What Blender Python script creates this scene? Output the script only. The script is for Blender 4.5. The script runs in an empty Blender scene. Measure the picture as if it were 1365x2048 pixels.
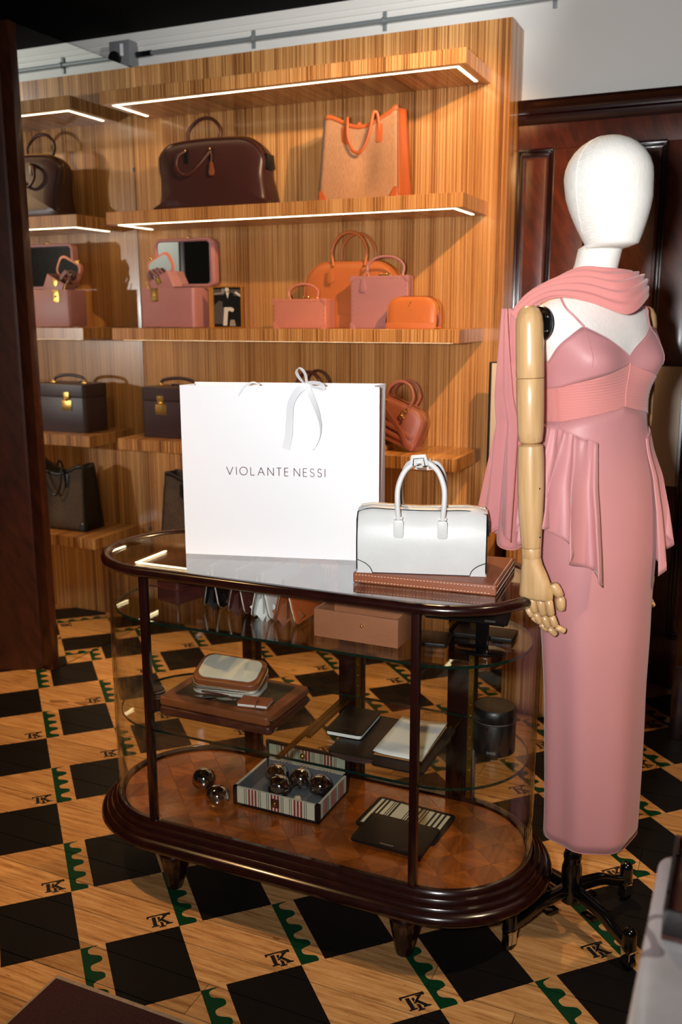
import bpy, bmesh, math, random
from mathutils import Vector, Matrix
random.seed(7)
PI = math.pi
SC = bpy.context.scene
COL = SC.collection

# ---------------------------------------------------------------- camera
cam_d = bpy.data.cameras.new('camera'); cam = bpy.data.objects.new('camera', cam_d); COL.objects.link(cam)
RT = Vector((0.9126, 0.4088, -0.0023)).normalized()
FW = Vector((-0.4003, 0.8927, -0.2071)).normalized()
UP = RT.cross(FW).normalized(); RT = FW.cross(UP).normalized()
cam.matrix_world = Matrix(((RT.x, UP.x, -FW.x, 0), (RT.y, UP.y, -FW.y, 0), (RT.z, UP.z, -FW.z, 1.45), (0, 0, 0, 1)))
cam_d.sensor_fit = 'HORIZONTAL'; cam_d.sensor_width = 36; cam_d.lens = 36*1861/1365
cam_d.clip_start = .05; cam_d.clip_end = 60
cam_d.dof.use_dof = True; cam_d.dof.focus_distance = 2.1; cam_d.dof.aperture_fstop = 6.0
SC.camera = cam

# ---------------------------------------------------------------- world, lights, exposure
W = bpy.data.worlds.new('world'); SC.world = W; W.use_nodes = True
W.node_tree.nodes['Background'].inputs[0].default_value = (1.0, .80, .62, 1)
W.node_tree.nodes['Background'].inputs[1].default_value = .006
def light(name, kind, loc, target, energy, color, **kw):
    d = bpy.data.lights.new(name, kind); d.energy = energy; d.color = color
    for k, v in kw.items(): setattr(d, k, v)
    o = bpy.data.objects.new(name, d); COL.objects.link(o); o.location = loc
    o.rotation_euler = (Vector(target)-Vector(loc)).to_track_quat('-Z', 'Y').to_euler()
    return o
flash_at = Vector((0, 0, 1.45)) - RT*.15 + UP*.05
light('camera_flash', 'AREA', flash_at, (-.75, 2.2, 1.80), 28.5, (1, .985, .985), shape='DISK', size=.10, spread=math.radians(122))
WARM = (1, .58, .24)
light('ceiling_or_fill_spot', 'SPOT', (.05, 2.10, 2.66), (-1.50, 3.5, 1.30), 200, WARM, spot_size=math.radians(58), spot_blend=.45, shadow_soft_size=.03)
light('ceiling_or_fill_spot', 'SPOT', (-1.05, 2.95, 2.66), (-1.15, 1.9, 0), 85, WARM, spot_size=math.radians(95), spot_blend=.6, shadow_soft_size=.04)
light('ceiling_or_fill_spot', 'SPOT', (-2.1, 1.3, 2.66), (-2.05, 1.9, 0), 160, WARM, spot_size=math.radians(66), spot_blend=.8, shadow_soft_size=.04)
light('ceiling_or_fill_spot', 'SPOT', (.75, 1.55, 2.66), (-.02, 1.95, 0), 130, (1, .74, .46), spot_size=math.radians(44), spot_blend=.8, shadow_soft_size=.06)  # added fill light, brightens the floor on the right by the mannequin stand
light('ceiling_or_fill_spot', 'SPOT', (-.4, 2.2, 2.66), (-1.7, 3.76, 2.70), 105, (1, .97, .92), spot_size=math.radians(58), spot_blend=.9, shadow_soft_size=.05)
light('ceiling_or_fill_spot', 'SPOT', (.9, -.9, 2.64), (.9, -1.8, 1.9), 42, (1, .95, .88), spot_size=math.radians(80), spot_blend=.8, shadow_soft_size=.05)  # added fill behind the camera, gives the vanity lid mirror a bright wall
SC.view_settings.view_transform = 'Standard'; SC.view_settings.look = 'None'
SC.view_settings.gamma = 1; SC.view_settings.use_curve_mapping = False; SC.view_settings.exposure = 0

# ---------------------------------------------------------------- node helpers and materials
def srgb(r, g, b):
    f = lambda c: (c/12.92 if c <= .04045 else ((c+.055)/1.055)**2.4)
    return (f(r/255), f(g/255), f(b/255), 1)
class NT:
    def __init__(s, name):
        s.m = bpy.data.materials.new(name); s.m.use_nodes = True; s.t = s.m.node_tree; s.t.nodes.clear()
        s.out = s.n('ShaderNodeOutputMaterial')
    def n(s, kind, **kw):
        k = s.t.nodes.new(kind)
        for a, b in kw.items(): setattr(k, a, b)
        return k
    def set(s, sock, v):
        if hasattr(v, 'is_linked') or isinstance(v, bpy.types.NodeSocket): s.t.links.new(v, sock)
        else: sock.default_value = v
    def math(s, op, a, b=0, c=0):
        k = s.n('ShaderNodeMath', operation=op); s.set(k.inputs[0], a); s.set(k.inputs[1], b); s.set(k.inputs[2], c); return k.outputs[0]
    def mix(s, f, a, b):
        k = s.n('ShaderNodeMix', data_type='RGBA'); s.set(k.inputs[0], f); s.set(k.inputs[6], a); s.set(k.inputs[7], b); return k.outputs[2]
    def comb(s, x, y, z):
        k = s.n('ShaderNodeCombineXYZ'); s.set(k.inputs[0], x); s.set(k.inputs[1], y); s.set(k.inputs[2], z); return k.outputs[0]
    def sep(s, v):
        k = s.n('ShaderNodeSeparateXYZ'); s.set(k.inputs[0], v); return k.outputs
    def noise(s, v, scale=1, detail=2, rough=.5):
        k = s.n('ShaderNodeTexNoise'); s.set(k.inputs['Vector'], v); k.inputs['Scale'].default_value = scale
        k.inputs['Detail'].default_value = detail; k.inputs['Roughness'].default_value = rough; return k.outputs[0]
    def ramp(s, f, *stops):
        k = s.n('ShaderNodeValToRGB'); s.set(k.inputs[0], f); e = k.color_ramp.elements
        while len(e) < len(stops): e.new(.5)
        for el, (p, c) in zip(e, stops): el.position = p; el.color = c
        return k.outputs[0]
    def pos(s): return s.n('ShaderNodeNewGeometry').outputs['Position']
    def obj(s): return s.n('ShaderNodeTexCoord').outputs['Object']
    def bsdf(s, base, rough=.5, metal=0, spec=.5, coat=0, bump=None, bs=.2, bd=.002, **kw):
        b = s.n('ShaderNodeBsdfPrincipled')
        s.set(b.inputs['Base Color'], base); s.set(b.inputs['Roughness'], rough); b.inputs['Metallic'].default_value = metal
        b.inputs['Specular IOR Level'].default_value = spec; b.inputs['Coat Weight'].default_value = coat
        b.inputs['Coat Roughness'].default_value = .12
        for k, v in kw.items(): s.set(b.inputs[k.replace('_', ' ')], v)
        if bump is not None:
            k = s.n('ShaderNodeBump'); k.inputs['Strength'].default_value = bs; k.inputs['Distance'].default_value = bd
            s.set(k.inputs['Height'], bump); s.t.links.new(k.outputs[0], b.inputs['Normal'])
        s.t.links.new(b.outputs[0], s.out.inputs[0]); return s.m
MAT = {}
def plain(name, col, rough=.5, metal=0, spec=.5, coat=0, bscale=0, bs=.2, bd=.001, var=0, vscale=6, **kw):
    N = NT(name); o = N.obj(); c = srgb(*col)
    if var:
        v = N.noise(o, vscale, 4, .6)
        c = N.mix(v, tuple(x*(1-var) for x in c[:3])+(1,), tuple(min(1, x*(1+var)) for x in c[:3])+(1,))
    MAT[name] = N.bsdf(c, rough, metal, spec, coat, N.noise(o, bscale, 3, .6) if bscale else None, bs, bd, **kw); return MAT[name]

def leather(name, col, rough=.42, spec=.5, bscale=420): return plain(name, col, rough, 0, spec, 0, bscale, .25, .0012, .10, 14)
def wood(name, dark, light_, rough=.3, coat=0, along='x', scale=40, spec=.5):
    N = NT(name); x, y, z = N.sep(N.obj())
    st = {'x': (.06, 1, 1), 'y': (1, .06, 1), 'z': (1, 1, .06)}[along]
    v = N.comb(N.math('MULTIPLY', x, st[0]), N.math('MULTIPLY', y, st[1]), N.math('MULTIPLY', z, st[2]))
    f = N.noise(v, scale, 5, .65)
    c = N.ramp(f, (.3, srgb(*dark)), (.7, srgb(*light_)))
    MAT[name] = N.bsdf(c, rough, 0, spec, coat, f, .06, .001); return MAT[name]

def zebrano():
    N = NT('zebrano'); x, y, z = N.sep(N.pos()); nx, ny, nz = N.sep(N.n('ShaderNodeNewGeometry').outputs['True Normal'])
    m = N.math('GREATER_THAN', N.math('ABSOLUTE', nx), .7)
    u = N.math('ADD', N.math('MULTIPLY', x, N.math('SUBTRACT', 1, m)), N.math('MULTIPLY', y, m))
    lo = N.math('ADD', N.math('MULTIPLY', z, .9), N.math('MULTIPLY', N.math('MULTIPLY', y, N.math('SUBTRACT', 1, m)), .9))
    a = N.noise(N.comb(N.math('MULTIPLY', u, 210), N.math('MULTIPLY', lo, .22), 0), 1, 2.5, .85)
    b = N.noise(N.comb(N.math('MULTIPLY', u, 16), N.math('MULTIPLY', lo, .5), 7), 1, 2, .5)
    g = N.noise(N.comb(N.math('MULTIPLY', u, 500), N.math('MULTIPLY', lo, 12), 3), 1, 3, .6)
    f = N.math('ADD', N.math('ADD', N.math('MULTIPLY', a, .84), N.math('MULTIPLY', b, .24)), N.math('MULTIPLY', g, .10))
    c = N.ramp(f, (.46, srgb(74, 40, 18)), (.53, srgb(142, 90, 46)), (.60, srgb(190, 132, 74)), (.69, srgb(222, 172, 110)))
    MAT['zebrano'] = N.bsdf(c, .30, 0, .5, .25, f, .05, .0006)
zebrano()

def floor_mat():
    N = NT('painted_pine'); x, y, z = N.sep(N.pos())
    U = N.math('DIVIDE', N.math('SUBTRACT', N.math('ADD', x, y), .156), .3295)
    V = N.math('DIVIDE', N.math('ADD', N.math('SUBTRACT', x, y), 3.181), .3363)
    fu = N.math('FRACT', U); fv = N.math('FRACT', V)
    cell = N.math('FLOORED_MODULO', N.math('ADD', N.math('FLOOR', U), N.math('FLOOR', V)), 2)
    black = N.math('MULTIPLY', cell, N.math('GREATER_THAN', fu, .245))
    ph = N.math('ADD', N.math('MULTIPLY', N.math('SUBTRACT', fv, .205), 8*PI), N.math('MULTIPLY', N.math('SUBTRACT', fu, .13), -3.0))
    cs = N.math('TANH', N.math('MULTIPLY', N.math('COSINE', ph), 1.7))
    green = N.math('MULTIPLY', cell, N.math('LESS_THAN', fu, N.math('MULTIPLY_ADD', cs, .066, .128)))
    rnd = N.n('ShaderNodeObjectInfo').outputs['Random']
    v = N.comb(N.math('ADD', N.math('MULTIPLY', x, 3.6), N.math('MULTIPLY', rnd, 40)), N.math('MULTIPLY', y, 52), 0)
    gr = N.noise(v, 1.6, 8, .74)
    kn = N.noise(N.comb(N.math('MULTIPLY', x, 9), N.math('MULTIPLY', y, 17), N.math('MULTIPLY', rnd, 9)), 1, 1, .3)
    col = N.ramp(gr, (.30, srgb(112, 72, 40)), (.47, srgb(178, 130, 80)), (.70, srgb(210, 168, 114)))
    col = N.mix(N.math('MULTIPLY', N.math('GREATER_THAN', kn, .76), .6), col, srgb(92, 50, 26))
    spk = N.noise(N.comb(N.math('MULTIPLY', x, 26), N.math('MULTIPLY', y, 90), 0), 1, 3, .7)
    col = N.mix(N.math('MULTIPLY', N.math('GREATER_THAN', spk, .69), .5), col, srgb(84, 50, 30))
    tone = N.math('MULTIPLY_ADD', rnd, .34, .80)
    hs = N.n('ShaderNodeHueSaturation'); N.set(hs.inputs['Value'], tone); N.set(hs.inputs['Color'], col); col = hs.outputs[0]
    scr = N.noise(N.comb(N.math('MULTIPLY', x, 30), N.math('MULTIPLY', y, 75), 5), 1, 4, .75)
    chip = N.math('MULTIPLY', N.math('GREATER_THAN', scr, .735), .55)
    bk = N.mix(chip, (.007, .006, .006, 1), srgb(112, 96, 84))
    gn = N.mix(chip, srgb(8, 52, 30), srgb(70, 90, 70))
    col = N.mix(black, col, bk); col = N.mix(green, col, gn)
    rough = N.math('MULTIPLY_ADD', gr, .25, .30)
    MAT['painted_pine'] = N.bsdf(col, rough, 0, .14, 0, gr, .2, .0015)
floor_mat()

def thin_glass(name, tint=(1, 1, 1, 1), f0=.045, boost=1.0):
    N = NT(name); g = N.n('ShaderNodeNewGeometry'); d = N.n('ShaderNodeVectorMath', operation='DOT_PRODUCT')
    N.set(d.inputs[0], g.outputs['Normal']); N.set(d.inputs[1], g.outputs['Incoming'])
    k = N.math('POWER', N.math('SUBTRACT', 1, N.math('ABSOLUTE', d.outputs['Value'])), 5)
    F = N.math('MINIMUM', N.math('MULTIPLY', N.math('MULTIPLY_ADD', k, 1-f0, f0), boost), 1)
    tr = N.n('ShaderNodeBsdfTransparent'); tr.inputs[0].default_value = tint
    gl = N.n('ShaderNodeBsdfGlossy'); gl.inputs['Roughness'].default_value = .0
    mx = N.n('ShaderNodeMixShader'); N.set(mx.inputs[0], F); N.t.links.new(tr.outputs[0], mx.inputs[1]); N.t.links.new(gl.outputs[0], mx.inputs[2])
    N.t.links.new(mx.outputs[0], N.out.inputs[0]); MAT[name] = N.m
thin_glass('pane_glass', (.97, .98, .97, 1), .04)
thin_glass('top_glass', (.92, .95, .94, 1), .06, 1.9)
thin_glass('shelf_glass', (.95, .98, .96, 1), .045, 1.1)
thin_glass('amber_acrylic', (.30, .16, .08, 1), .05)

def emit(name, col, s):
    N = NT(name); e = N.n('ShaderNodeEmission'); e.inputs[0].default_value = col; e.inputs[1].default_value = s
    N.t.links.new(e.outputs[0], N.out.inputs[0]); MAT[name] = N.m
emit('led', (1, .74, .42, 1), 12)

def mahogany(name, a, b, rough, coat, sc=9):
    N = NT(name); x, y, z = N.sep(N.pos())
    v = N.comb(N.math('MULTIPLY', N.math('ADD', x, N.math('MULTIPLY', z, .45)), 3.2), N.math('MULTIPLY', y, 3.2), N.math('MULTIPLY', N.math('SUBTRACT', z, N.math('MULTIPLY', x, .4)), .9))
    f = N.noise(v, sc, 6, .65)
    MAT[name] = N.bsdf(N.ramp(f, (.3, srgb(*a)), (.7, srgb(*b))), rough, 0, .5, coat, f, .05, .001)
mahogany('dark_mahogany', (22, 7, 6), (40, 13, 10), .22, .4)
mahogany('panel_mahogany', (48, 17, 8), (100, 42, 18), .34, .25)
mahogany('partition_wood', (38, 16, 9), (66, 30, 16), .35, .2)

def satin(name, col, rough=.33):
    N = NT(name); o = N.obj()
    v = N.noise(o, 900, 2, .6); w = N.noise(o, 5, 3, .5)
    c = srgb(*col); c2 = tuple(x*.90 for x in c[:3])+(1,)
    MAT[name] = N.bsdf(N.mix(w, c2, c), rough, 0, .42, 0, v, .3, .0010, Sheen_Weight=.25, Sheen_Roughness=.35)
satin('satin_pink', (202, 140, 141), .43); satin('satin_ivory', (243, 245, 248), .4)
def chiffon(name, col, alpha=.9):
    N = NT(name); o = N.obj(); x, y, z = N.sep(o)
    v = N.noise(o, 500, 2, .6)
    b = N.n('ShaderNodeBsdfPrincipled'); b.inputs['Base Color'].default_value = srgb(*col); b.inputs['Roughness'].default_value = .75
    b.inputs['Sheen Weight'].default_value = .5; b.inputs['Specular IOR Level'].default_value = .2
    tl = N.n('ShaderNodeBsdfTranslucent'); tl.inputs[0].default_value = srgb(*col)
    tp = N.n('ShaderNodeBsdfTransparent')
    m1 = N.n('ShaderNodeMixShader'); m1.inputs[0].default_value = .25; N.t.links.new(b.outputs[0], m1.inputs[1]); N.t.links.new(tl.outputs[0], m1.inputs[2])
    m2 = N.n('ShaderNodeMixShader'); m2.inputs[0].default_value = alpha; N.t.links.new(tp.outputs[0], m2.inputs[1]); N.t.links.new(m1.outputs[0], m2.inputs[2])
    bp = N.n('ShaderNodeBump'); bp.inputs['Strength'].default_value = .25; bp.inputs['Distance'].default_value = .001; N.set(bp.inputs['Height'], v)
    N.t.links.new(bp.outputs[0], b.inputs['Normal']); N.t.links.new(m2.outputs[0], N.out.inputs[0]); MAT[name] = N.m
chiffon('chiffon', (236, 158, 152), .95); chiffon('chiffon_sheer', (226, 160, 160), .72)

def weave(name, a, b, sc=700):
    N = NT(name); x, y, z = N.sep(N.obj())
    f = N.math('MULTIPLY', N.math('SINE', N.math('MULTIPLY', x, sc)), N.math('SINE', N.math('MULTIPLY', z, sc)))
    n = N.noise(N.comb(N.math('MULTIPLY', x, 420), N.math('MULTIPLY', y, 60), N.math('MULTIPLY', z, 60)), 1, 3, .6)
    g = N.math('ADD', N.math('MULTIPLY', f, .22), n)
    MAT[name] = N.bsdf(N.ramp(g, (.3, srgb(*a)), (.7, srgb(*b))), .75, 0, .25, 0, g, .3, .001)
weave('tan_canvas', (164, 116, 80), (192, 144, 104)); weave('dark_canvas', (58, 46, 38), (92, 76, 64))
weave('linen', (232, 229, 220), (246, 244, 238), 1600)
plain('plaster', (226, 226, 222), .85, 0, .3, 0, 30, .1, .002)
plain('dark_ceiling', (7, 3, 3), .9, 0, .1)
plain('subfloor', (20, 12, 8), .9)
plain('mirror', (232, 236, 232), .0, 1)
plain('grey_metal', (120, 126, 130), .35, 1); plain('galvanised', (138, 146, 148), .5, .25); plain('dark_steel', (70, 74, 78), .35, 1); plain('grey_enamel', (128, 130, 134), .45)
plain('chrome', (215, 215, 220), .05, 1); plain('gold', (244, 200, 112), .24, .92); plain('brass', (160, 122, 52), .32, 1, .5, 0, 60, .2)
plain('black_gloss', (8, 8, 9), .16, 0, .5, .3); plain('black_matte', (12, 11, 11), .5)
leather('black_leather', (14, 13, 13), .38); leather('plum_leather', (58, 40, 44), .40); leather('oxblood_leather', (70, 32, 28), .36); leather('bitter_leather', (62, 34, 30), .33)
leather('brown_leather', (74, 36, 24), .40); leather('tan_leather', (186, 92, 42), .42); leather('orange_leather', (188, 106, 56), .32)
leather('pink_leather', (174, 118, 116), .42); leather('coral_leather', (200, 124, 104), .42); leather('terracotta_leather', (158, 92, 74), .42)
leather('cognac_leather', (142, 80, 52), .42); leather('caramel_leather', (160, 104, 74), .34); leather('saddle_leather', (128, 72, 40), .42)
leather('white_leather', (212, 214, 212), .38, .4, 300); leather('olive_canvas', (52, 44, 28), .7); leather('cream_canvas', (206, 204, 190), .6)
leather('mauve_leather', (122, 84, 88), .4); leather('grey_suede', (96, 98, 102), .9)
plain('white_paper', (247, 247, 249), .45, 0, .4); plain('page_paper', (232, 232, 226), .6); plain('inner_paper', (150, 130, 130), .6)
plain('foil_print', (96, 44, 58), .28, .7); plain('black_edge', (18, 16, 18), .5); plain('thread', (226, 208, 184), .7)
plain('silver_print', (150, 150, 150), .3, .8)
wood('beech', (190, 148, 98), (220, 182, 132), .32, .35, 'z', 60)
wood('honey_parquet', (128, 64, 18), (172, 92, 30), .22, .4, 'x', 55); wood('amber_parquet', (112, 52, 14), (152, 78, 24), .22, .4, 'y', 55)
wood('block_wood', (170, 110, 60), (206, 150, 92), .5, 0, 'x', 30)
plain('carpet', (62, 40, 40), .95, 0, .1, 0, 260, .9, .004, .35, 120); plain('carpet_edge', (150, 132, 112), .9, 0, .2, 0, 200, .6, .003, .4, 60)
plain('cream_stripe', (214, 208, 184), .6, 0, .3, 0, 300, .2, .001); plain('red_stripe', (150, 24, 34), .6); plain('green_stripe', (24, 40, 32), .6)
plain('taupe_board', (202, 188, 170), .75, 0, .3, 0, 200, .15, .001)
plain('photo_black', (14, 13, 13), .45); plain('photo_grey', (82, 76, 70), .45); plain('photo_light', (214, 202, 186), .45); plain('photo_mid', (150, 138, 124), .45)
plain('gilt_frame', (206, 140, 54), .35, .6)
plain('edge_green', (10, 34, 26), .15, 0, .6)
plain('zip_metal', (188, 180, 168), .35, 1, .5, 0, 900, .8, .001); plain('dark_zip', (70, 64, 62), .4, .6, .5, 0, 900, .8, .001)
plain('jack_wood', (206, 184, 152), .6)
def marble():
    N = NT('grey_marble'); o = N.pos(); a = N.noise(o, 5, 5, .6)
    v = N.math('ABSOLUTE', N.math('SUBTRACT', N.noise(o, 3.2, 3, .55), .5))
    c = N.mix(N.math('LESS_THAN', v, .012), N.ramp(a, (.3, srgb(128, 126, 126)), (.7, srgb(152, 150, 150))), srgb(104, 100, 102))
    MAT['grey_marble'] = N.bsdf(c, .14, 0, .5, 0)
marble()

# ---------------------------------------------------------------- mesh helpers
def empty(name, loc=(0, 0, 0), rz=0, rx=0, ry=0):
    o = bpy.data.objects.new(name, None); COL.objects.link(o); o.location = loc; o.rotation_euler = (rx, ry, rz)
    o.empty_display_size = .05; return o
def tag(o, label=None, cat=None, group=None, kind=None):
    if label: o['label'] = label
    if cat: o['category'] = cat
    if group: o['group'] = group
    if kind: o['kind'] = kind
    return o
def thing(name, label, cat, loc=(0, 0, 0), rz=0, group=None, rx=0, ry=0): return tag(empty(name, loc, rz, rx, ry), label, cat, group)

def cbox(x0, x1, y0, y1, z0, z1):
    v = [(x, y, z) for z in (z0, z1) for y in (y0, y1) for x in (x0, x1)]
    return v, [(0, 2, 3, 1), (4, 5, 7, 6), (0, 1, 5, 4), (2, 6, 7, 3), (0, 4, 6, 2), (1, 3, 7, 5)]
def circ(r, n=10, sq=1): return [(r*math.cos(2*PI*i/n), r*sq*math.sin(2*PI*i/n)) for i in range(n)]
def rect(w, t): return [(-w/2, -t/2), (w/2, -t/2), (w/2, t/2), (-w/2, t/2)]
def spline(P, n=8, closed=False):
    P = [Vector(p) for p in P]; out = []; m = len(P)
    for i in range(m if closed else m-1):
        a = P[(i-1) % m] if (closed or i > 0) else P[0]; b = P[i]; c = P[(i+1) % m]; d = P[(i+2) % m] if (closed or i < m-2) else P[-1]
        for k in range(n):
            t = k/n
            out.append(.5*((2*b)+(c-a)*t+(2*a-5*b+4*c-d)*t*t+(3*b-a-3*c+d)*t**3))
    if not closed: out.append(P[-1])
    return out
def sweep(P, prof, up=None, closed=False, caps=True, scale=None):
    P = [Vector(p) for p in P]; n = len(P); m = len(prof); V = []; F = []; prev = None
    for i in range(n):
        if closed: t = P[(i+1) % n]-P[i-1]
        else: t = P[min(i+1, n-1)]-P[max(i-1, 0)]
        t.normalize()
        if up is not None:
            u = Vector(up(i) if callable(up) else up); s = t.cross(u)
            if s.length < 1e-6: s = t.orthogonal()
            s.normalize(); nn = s.cross(t).normalized()
        else:
            if prev is None: s = t.orthogonal().normalized()
            else: s = (prev-t*prev.dot(t)).normalized()
            prev = s; nn = s.cross(t)*-1
            nn = t.cross(s)
        k = scale[i] if scale else 1
        for a, b in prof: V.append(tuple(P[i]+s*a*k+nn*b*k))
    for i in range(n if closed else n-1):
        for j in range(m):
            a = i*m+j; b = i*m+(j+1) % m; c = ((i+1) % n)*m+(j+1) % m; d = ((i+1) % n)*m+j; F.append((a, b, c, d))
    if caps and not closed: F.append(tuple(range(m))[::-1]); F.append(tuple((n-1)*m+j for j in range(m)))
    return V, F
def tube(P, r, n=8, closed=False, scale=None): return sweep(P, circ(r, n), None, closed, True, scale)
def lathe(prof, n=20, a0=0, a1=2*PI):
    full = abs(a1-a0-2*PI) < 1e-6; k = n if full else n+1; V = []; F = []; m = len(prof)
    for i in range(k):
        a = a0+(a1-a0)*i/n
        for r, z in prof: V.append((r*math.cos(a), r*math.sin(a), z))
    for i in range(n):
        for j in range(m-1): F.append((i*m+j, ((i+1) % k)*m+j, ((i+1) % k)*m+j+1, i*m+j+1))
    if full:
        if prof[0][0] > 1e-5: F.append(tuple(i*m for i in range(k))[::-1])
        if prof[-1][0] > 1e-5: F.append(tuple(i*m+m-1 for i in range(k)))
    return V, F
def rings(R, closed=True, cap0=True, cap1=True):
    m = len(R[0]); V = [tuple(p) for r in R for p in r]; F = []
    for i in range(len(R)-1):
        for j in range(m if closed else m-1): F.append((i*m+j, i*m+(j+1) % m, (i+1)*m+(j+1) % m, (i+1)*m+j))
    if closed and cap0: F.append(tuple(range(m))[::-1])
    if closed and cap1: F.append(tuple((len(R)-1)*m+j for j in range(m)))
    return V, F
def prism(out, y0, y1):      # outline in XZ extruded along Y
    return rings([[(x, y0, z) for x, z in out], [(x, y1, z) for x, z in out]])
def slab(out, z0, z1):       # outline in XY extruded along Z
    return rings([[(x, y, z0) for x, y in out], [(x, y, z1) for x, y in out]])
def rrect(x0, x1, y0, y1, r, n=5):
    o = []
    for cx, cy, a in ((x1-r, y1-r, 0), (x0+r, y1-r, PI/2), (x0+r, y0+r, PI), (x1-r, y0+r, 1.5*PI)):
        for i in range(n+1): o.append((cx+r*math.cos(a+PI/2*i/n), cy+r*math.sin(a+PI/2*i/n)))
    return o
def pillow(out, ymid, depth, edge=.35, puff=.012, taper=None):
    # a soft closed body: outline in XZ; depth(z) is the thickness; faces bulge by puff
    cx = sum(p[0] for p in out)/len(out); cz = sum(p[1] for p in out)/len(out); R = []
    sh = [(.02, -1, 1), (.35, -1, .9), (.7, -1, .55), (.92, -1, .14), (.985, -.86, 0), (1, -.5, 0), (1, .5, 0), (.985, .86, 0), (.92, 1, .14), (.7, 1, .55), (.35, 1, .9), (.02, 1, 1)]
    for s, yy, pf in sh:
        ring = []
        for x, z in out:
            X = cx+(x-cx)*s; Z = cz+(z-cz)*s; d = depth(Z) if callable(depth) else depth
            ring.append((X, ymid+yy*d/2+math.copysign(pf*puff, yy), Z))
        R.append(ring)
    return rings(R)
def surf(fn, nu, nv, closed_u=False):
    V = []; F = []
    for i in range(nu+(0 if closed_u else 1)):
        for j in range(nv+1): V.append(tuple(fn(i/nu, j/nv)))
    k = nv+1; mu = nu if closed_u else nu+1
    for i in range(nu):
        for j in range(nv): F.append((i*k+j, ((i+1) % mu)*k+j, ((i+1) % mu)*k+j+1, i*k+j+1))
    return V, F

class G:
    def __init__(s): s.V = []; s.F = []
    def add(s, vf, M=None):
        o = len(s.V); V, F = vf
        s.V += [tuple(M @ Vector(v)) for v in V] if M is not None else list(V)
        s.F += [tuple(i+o for i in f) for f in F]; return s
    def mesh(s, name, mat, smooth=40, bevel=0, seg=2, solid=0):
        me = bpy.data.meshes.new(name); me.from_pydata(s.V, [], s.F)
        bm = bmesh.new(); bm.from_mesh(me); bmesh.ops.recalc_face_normals(bm, faces=bm.faces)
        if bevel:
            ed = [e for e in bm.edges if len(e.link_faces) == 2 and e.calc_face_angle() > .5]
            bmesh.ops.bevel(bm, geom=ed, offset=bevel, segments=seg, profile=.6, affect='EDGES', clamp_overlap=True)
        bm.to_mesh(me); bm.free()
        if smooth:
            for p in me.polygons: p.use_smooth = True
            me.set_sharp_from_angle(angle=math.radians(smooth))
        me.materials.append(MAT[mat]); return me
    def obj(s, name, mat, parent=None, smooth=40, bevel=0, seg=2, solid=0, sub=0, loc=None, rot=None):
        o = bpy.data.objects.new(name, s.mesh(name, mat, smooth, bevel, seg)); COL.objects.link(o)
        if parent: o.parent = parent
        if solid:
            m = o.modifiers.new('solid', 'SOLIDIFY'); m.thickness = solid; m.offset = 0
        if sub:
            m = o.modifiers.new('sub', 'SUBSURF'); m.levels = sub; m.render_levels = sub
        if loc: o.location = loc
        if rot: o.rotation_euler = rot
        return o
def part(name, vf, mat, parent=None, **kw):
    g = G()
    if isinstance(vf, list):
        for v in vf: g.add(v)
    else: g.add(vf)
    return g.obj(name, mat, parent, **kw)
def T(x, y, z): return Matrix.Translation((x, y, z))
def Rm(a, ax): return Matrix.Rotation(a, 4, ax)
def ball(r, c=(0, 0, 0), n=12, m=8):
    return [(c[0]+v[0], c[1]+v[1], c[2]+v[2]) for v in lathe([(r*math.sin(PI*i/m), -r*math.cos(PI*i/m)) for i in range(m+1)], n)[0]], lathe([(r*math.sin(PI*i/m), -r*math.cos(PI*i/m)) for i in range(m+1)], n)[1]
def share(o, parent, loc, rot=None, name=None):
    c = bpy.data.objects.new(name or o.name.split('.')[0], o.data); COL.objects.link(c); c.parent = parent; c.location = loc
    if rot: c.rotation_euler = rot
    return c
# ---------------------------------------------------------------- the setting
def struct(name, vf, mat, parent=None, label=None, **kw):
    o = part(name, vf, mat, parent, **kw)
    if parent is None: o['kind'] = 'structure'
    if label: o['label'] = label
    return o
floor = struct('floor', cbox(-4.2, 1.4, -1.8, 3.76, -.06, -.012), 'subfloor', None, 'pine plank floor painted with black squares and green waves', smooth=0)
edges = [-1.8+.106*k for k in range(23)]+[.69, .79, .895, .995, 1.10, 1.205, 1.315, 1.424, 1.522, 1.62, 1.713, 1.81, 1.906, 2.014, 2.148, 2.25, 2.353, 2.47, 2.58, 2.685, 2.80, 2.905, 3.01, 3.12, 3.225, 3.335, 3.44, 3.55, 3.66, 3.755]
for i in range(len(edges)-1):
    cuts = [-4.2, -3.1+random.uniform(-.5, .5), -.7+random.uniform(-.5, .7), 1.4]
    for a, b in zip(cuts, cuts[1:]):
        part('plank', cbox(a+.0008, b-.0008, edges[i]+.0013, edges[i+1]-.0013, -.012, random.uniform(-.0006, 0)), 'painted_pine', floor, smooth=0)
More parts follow.
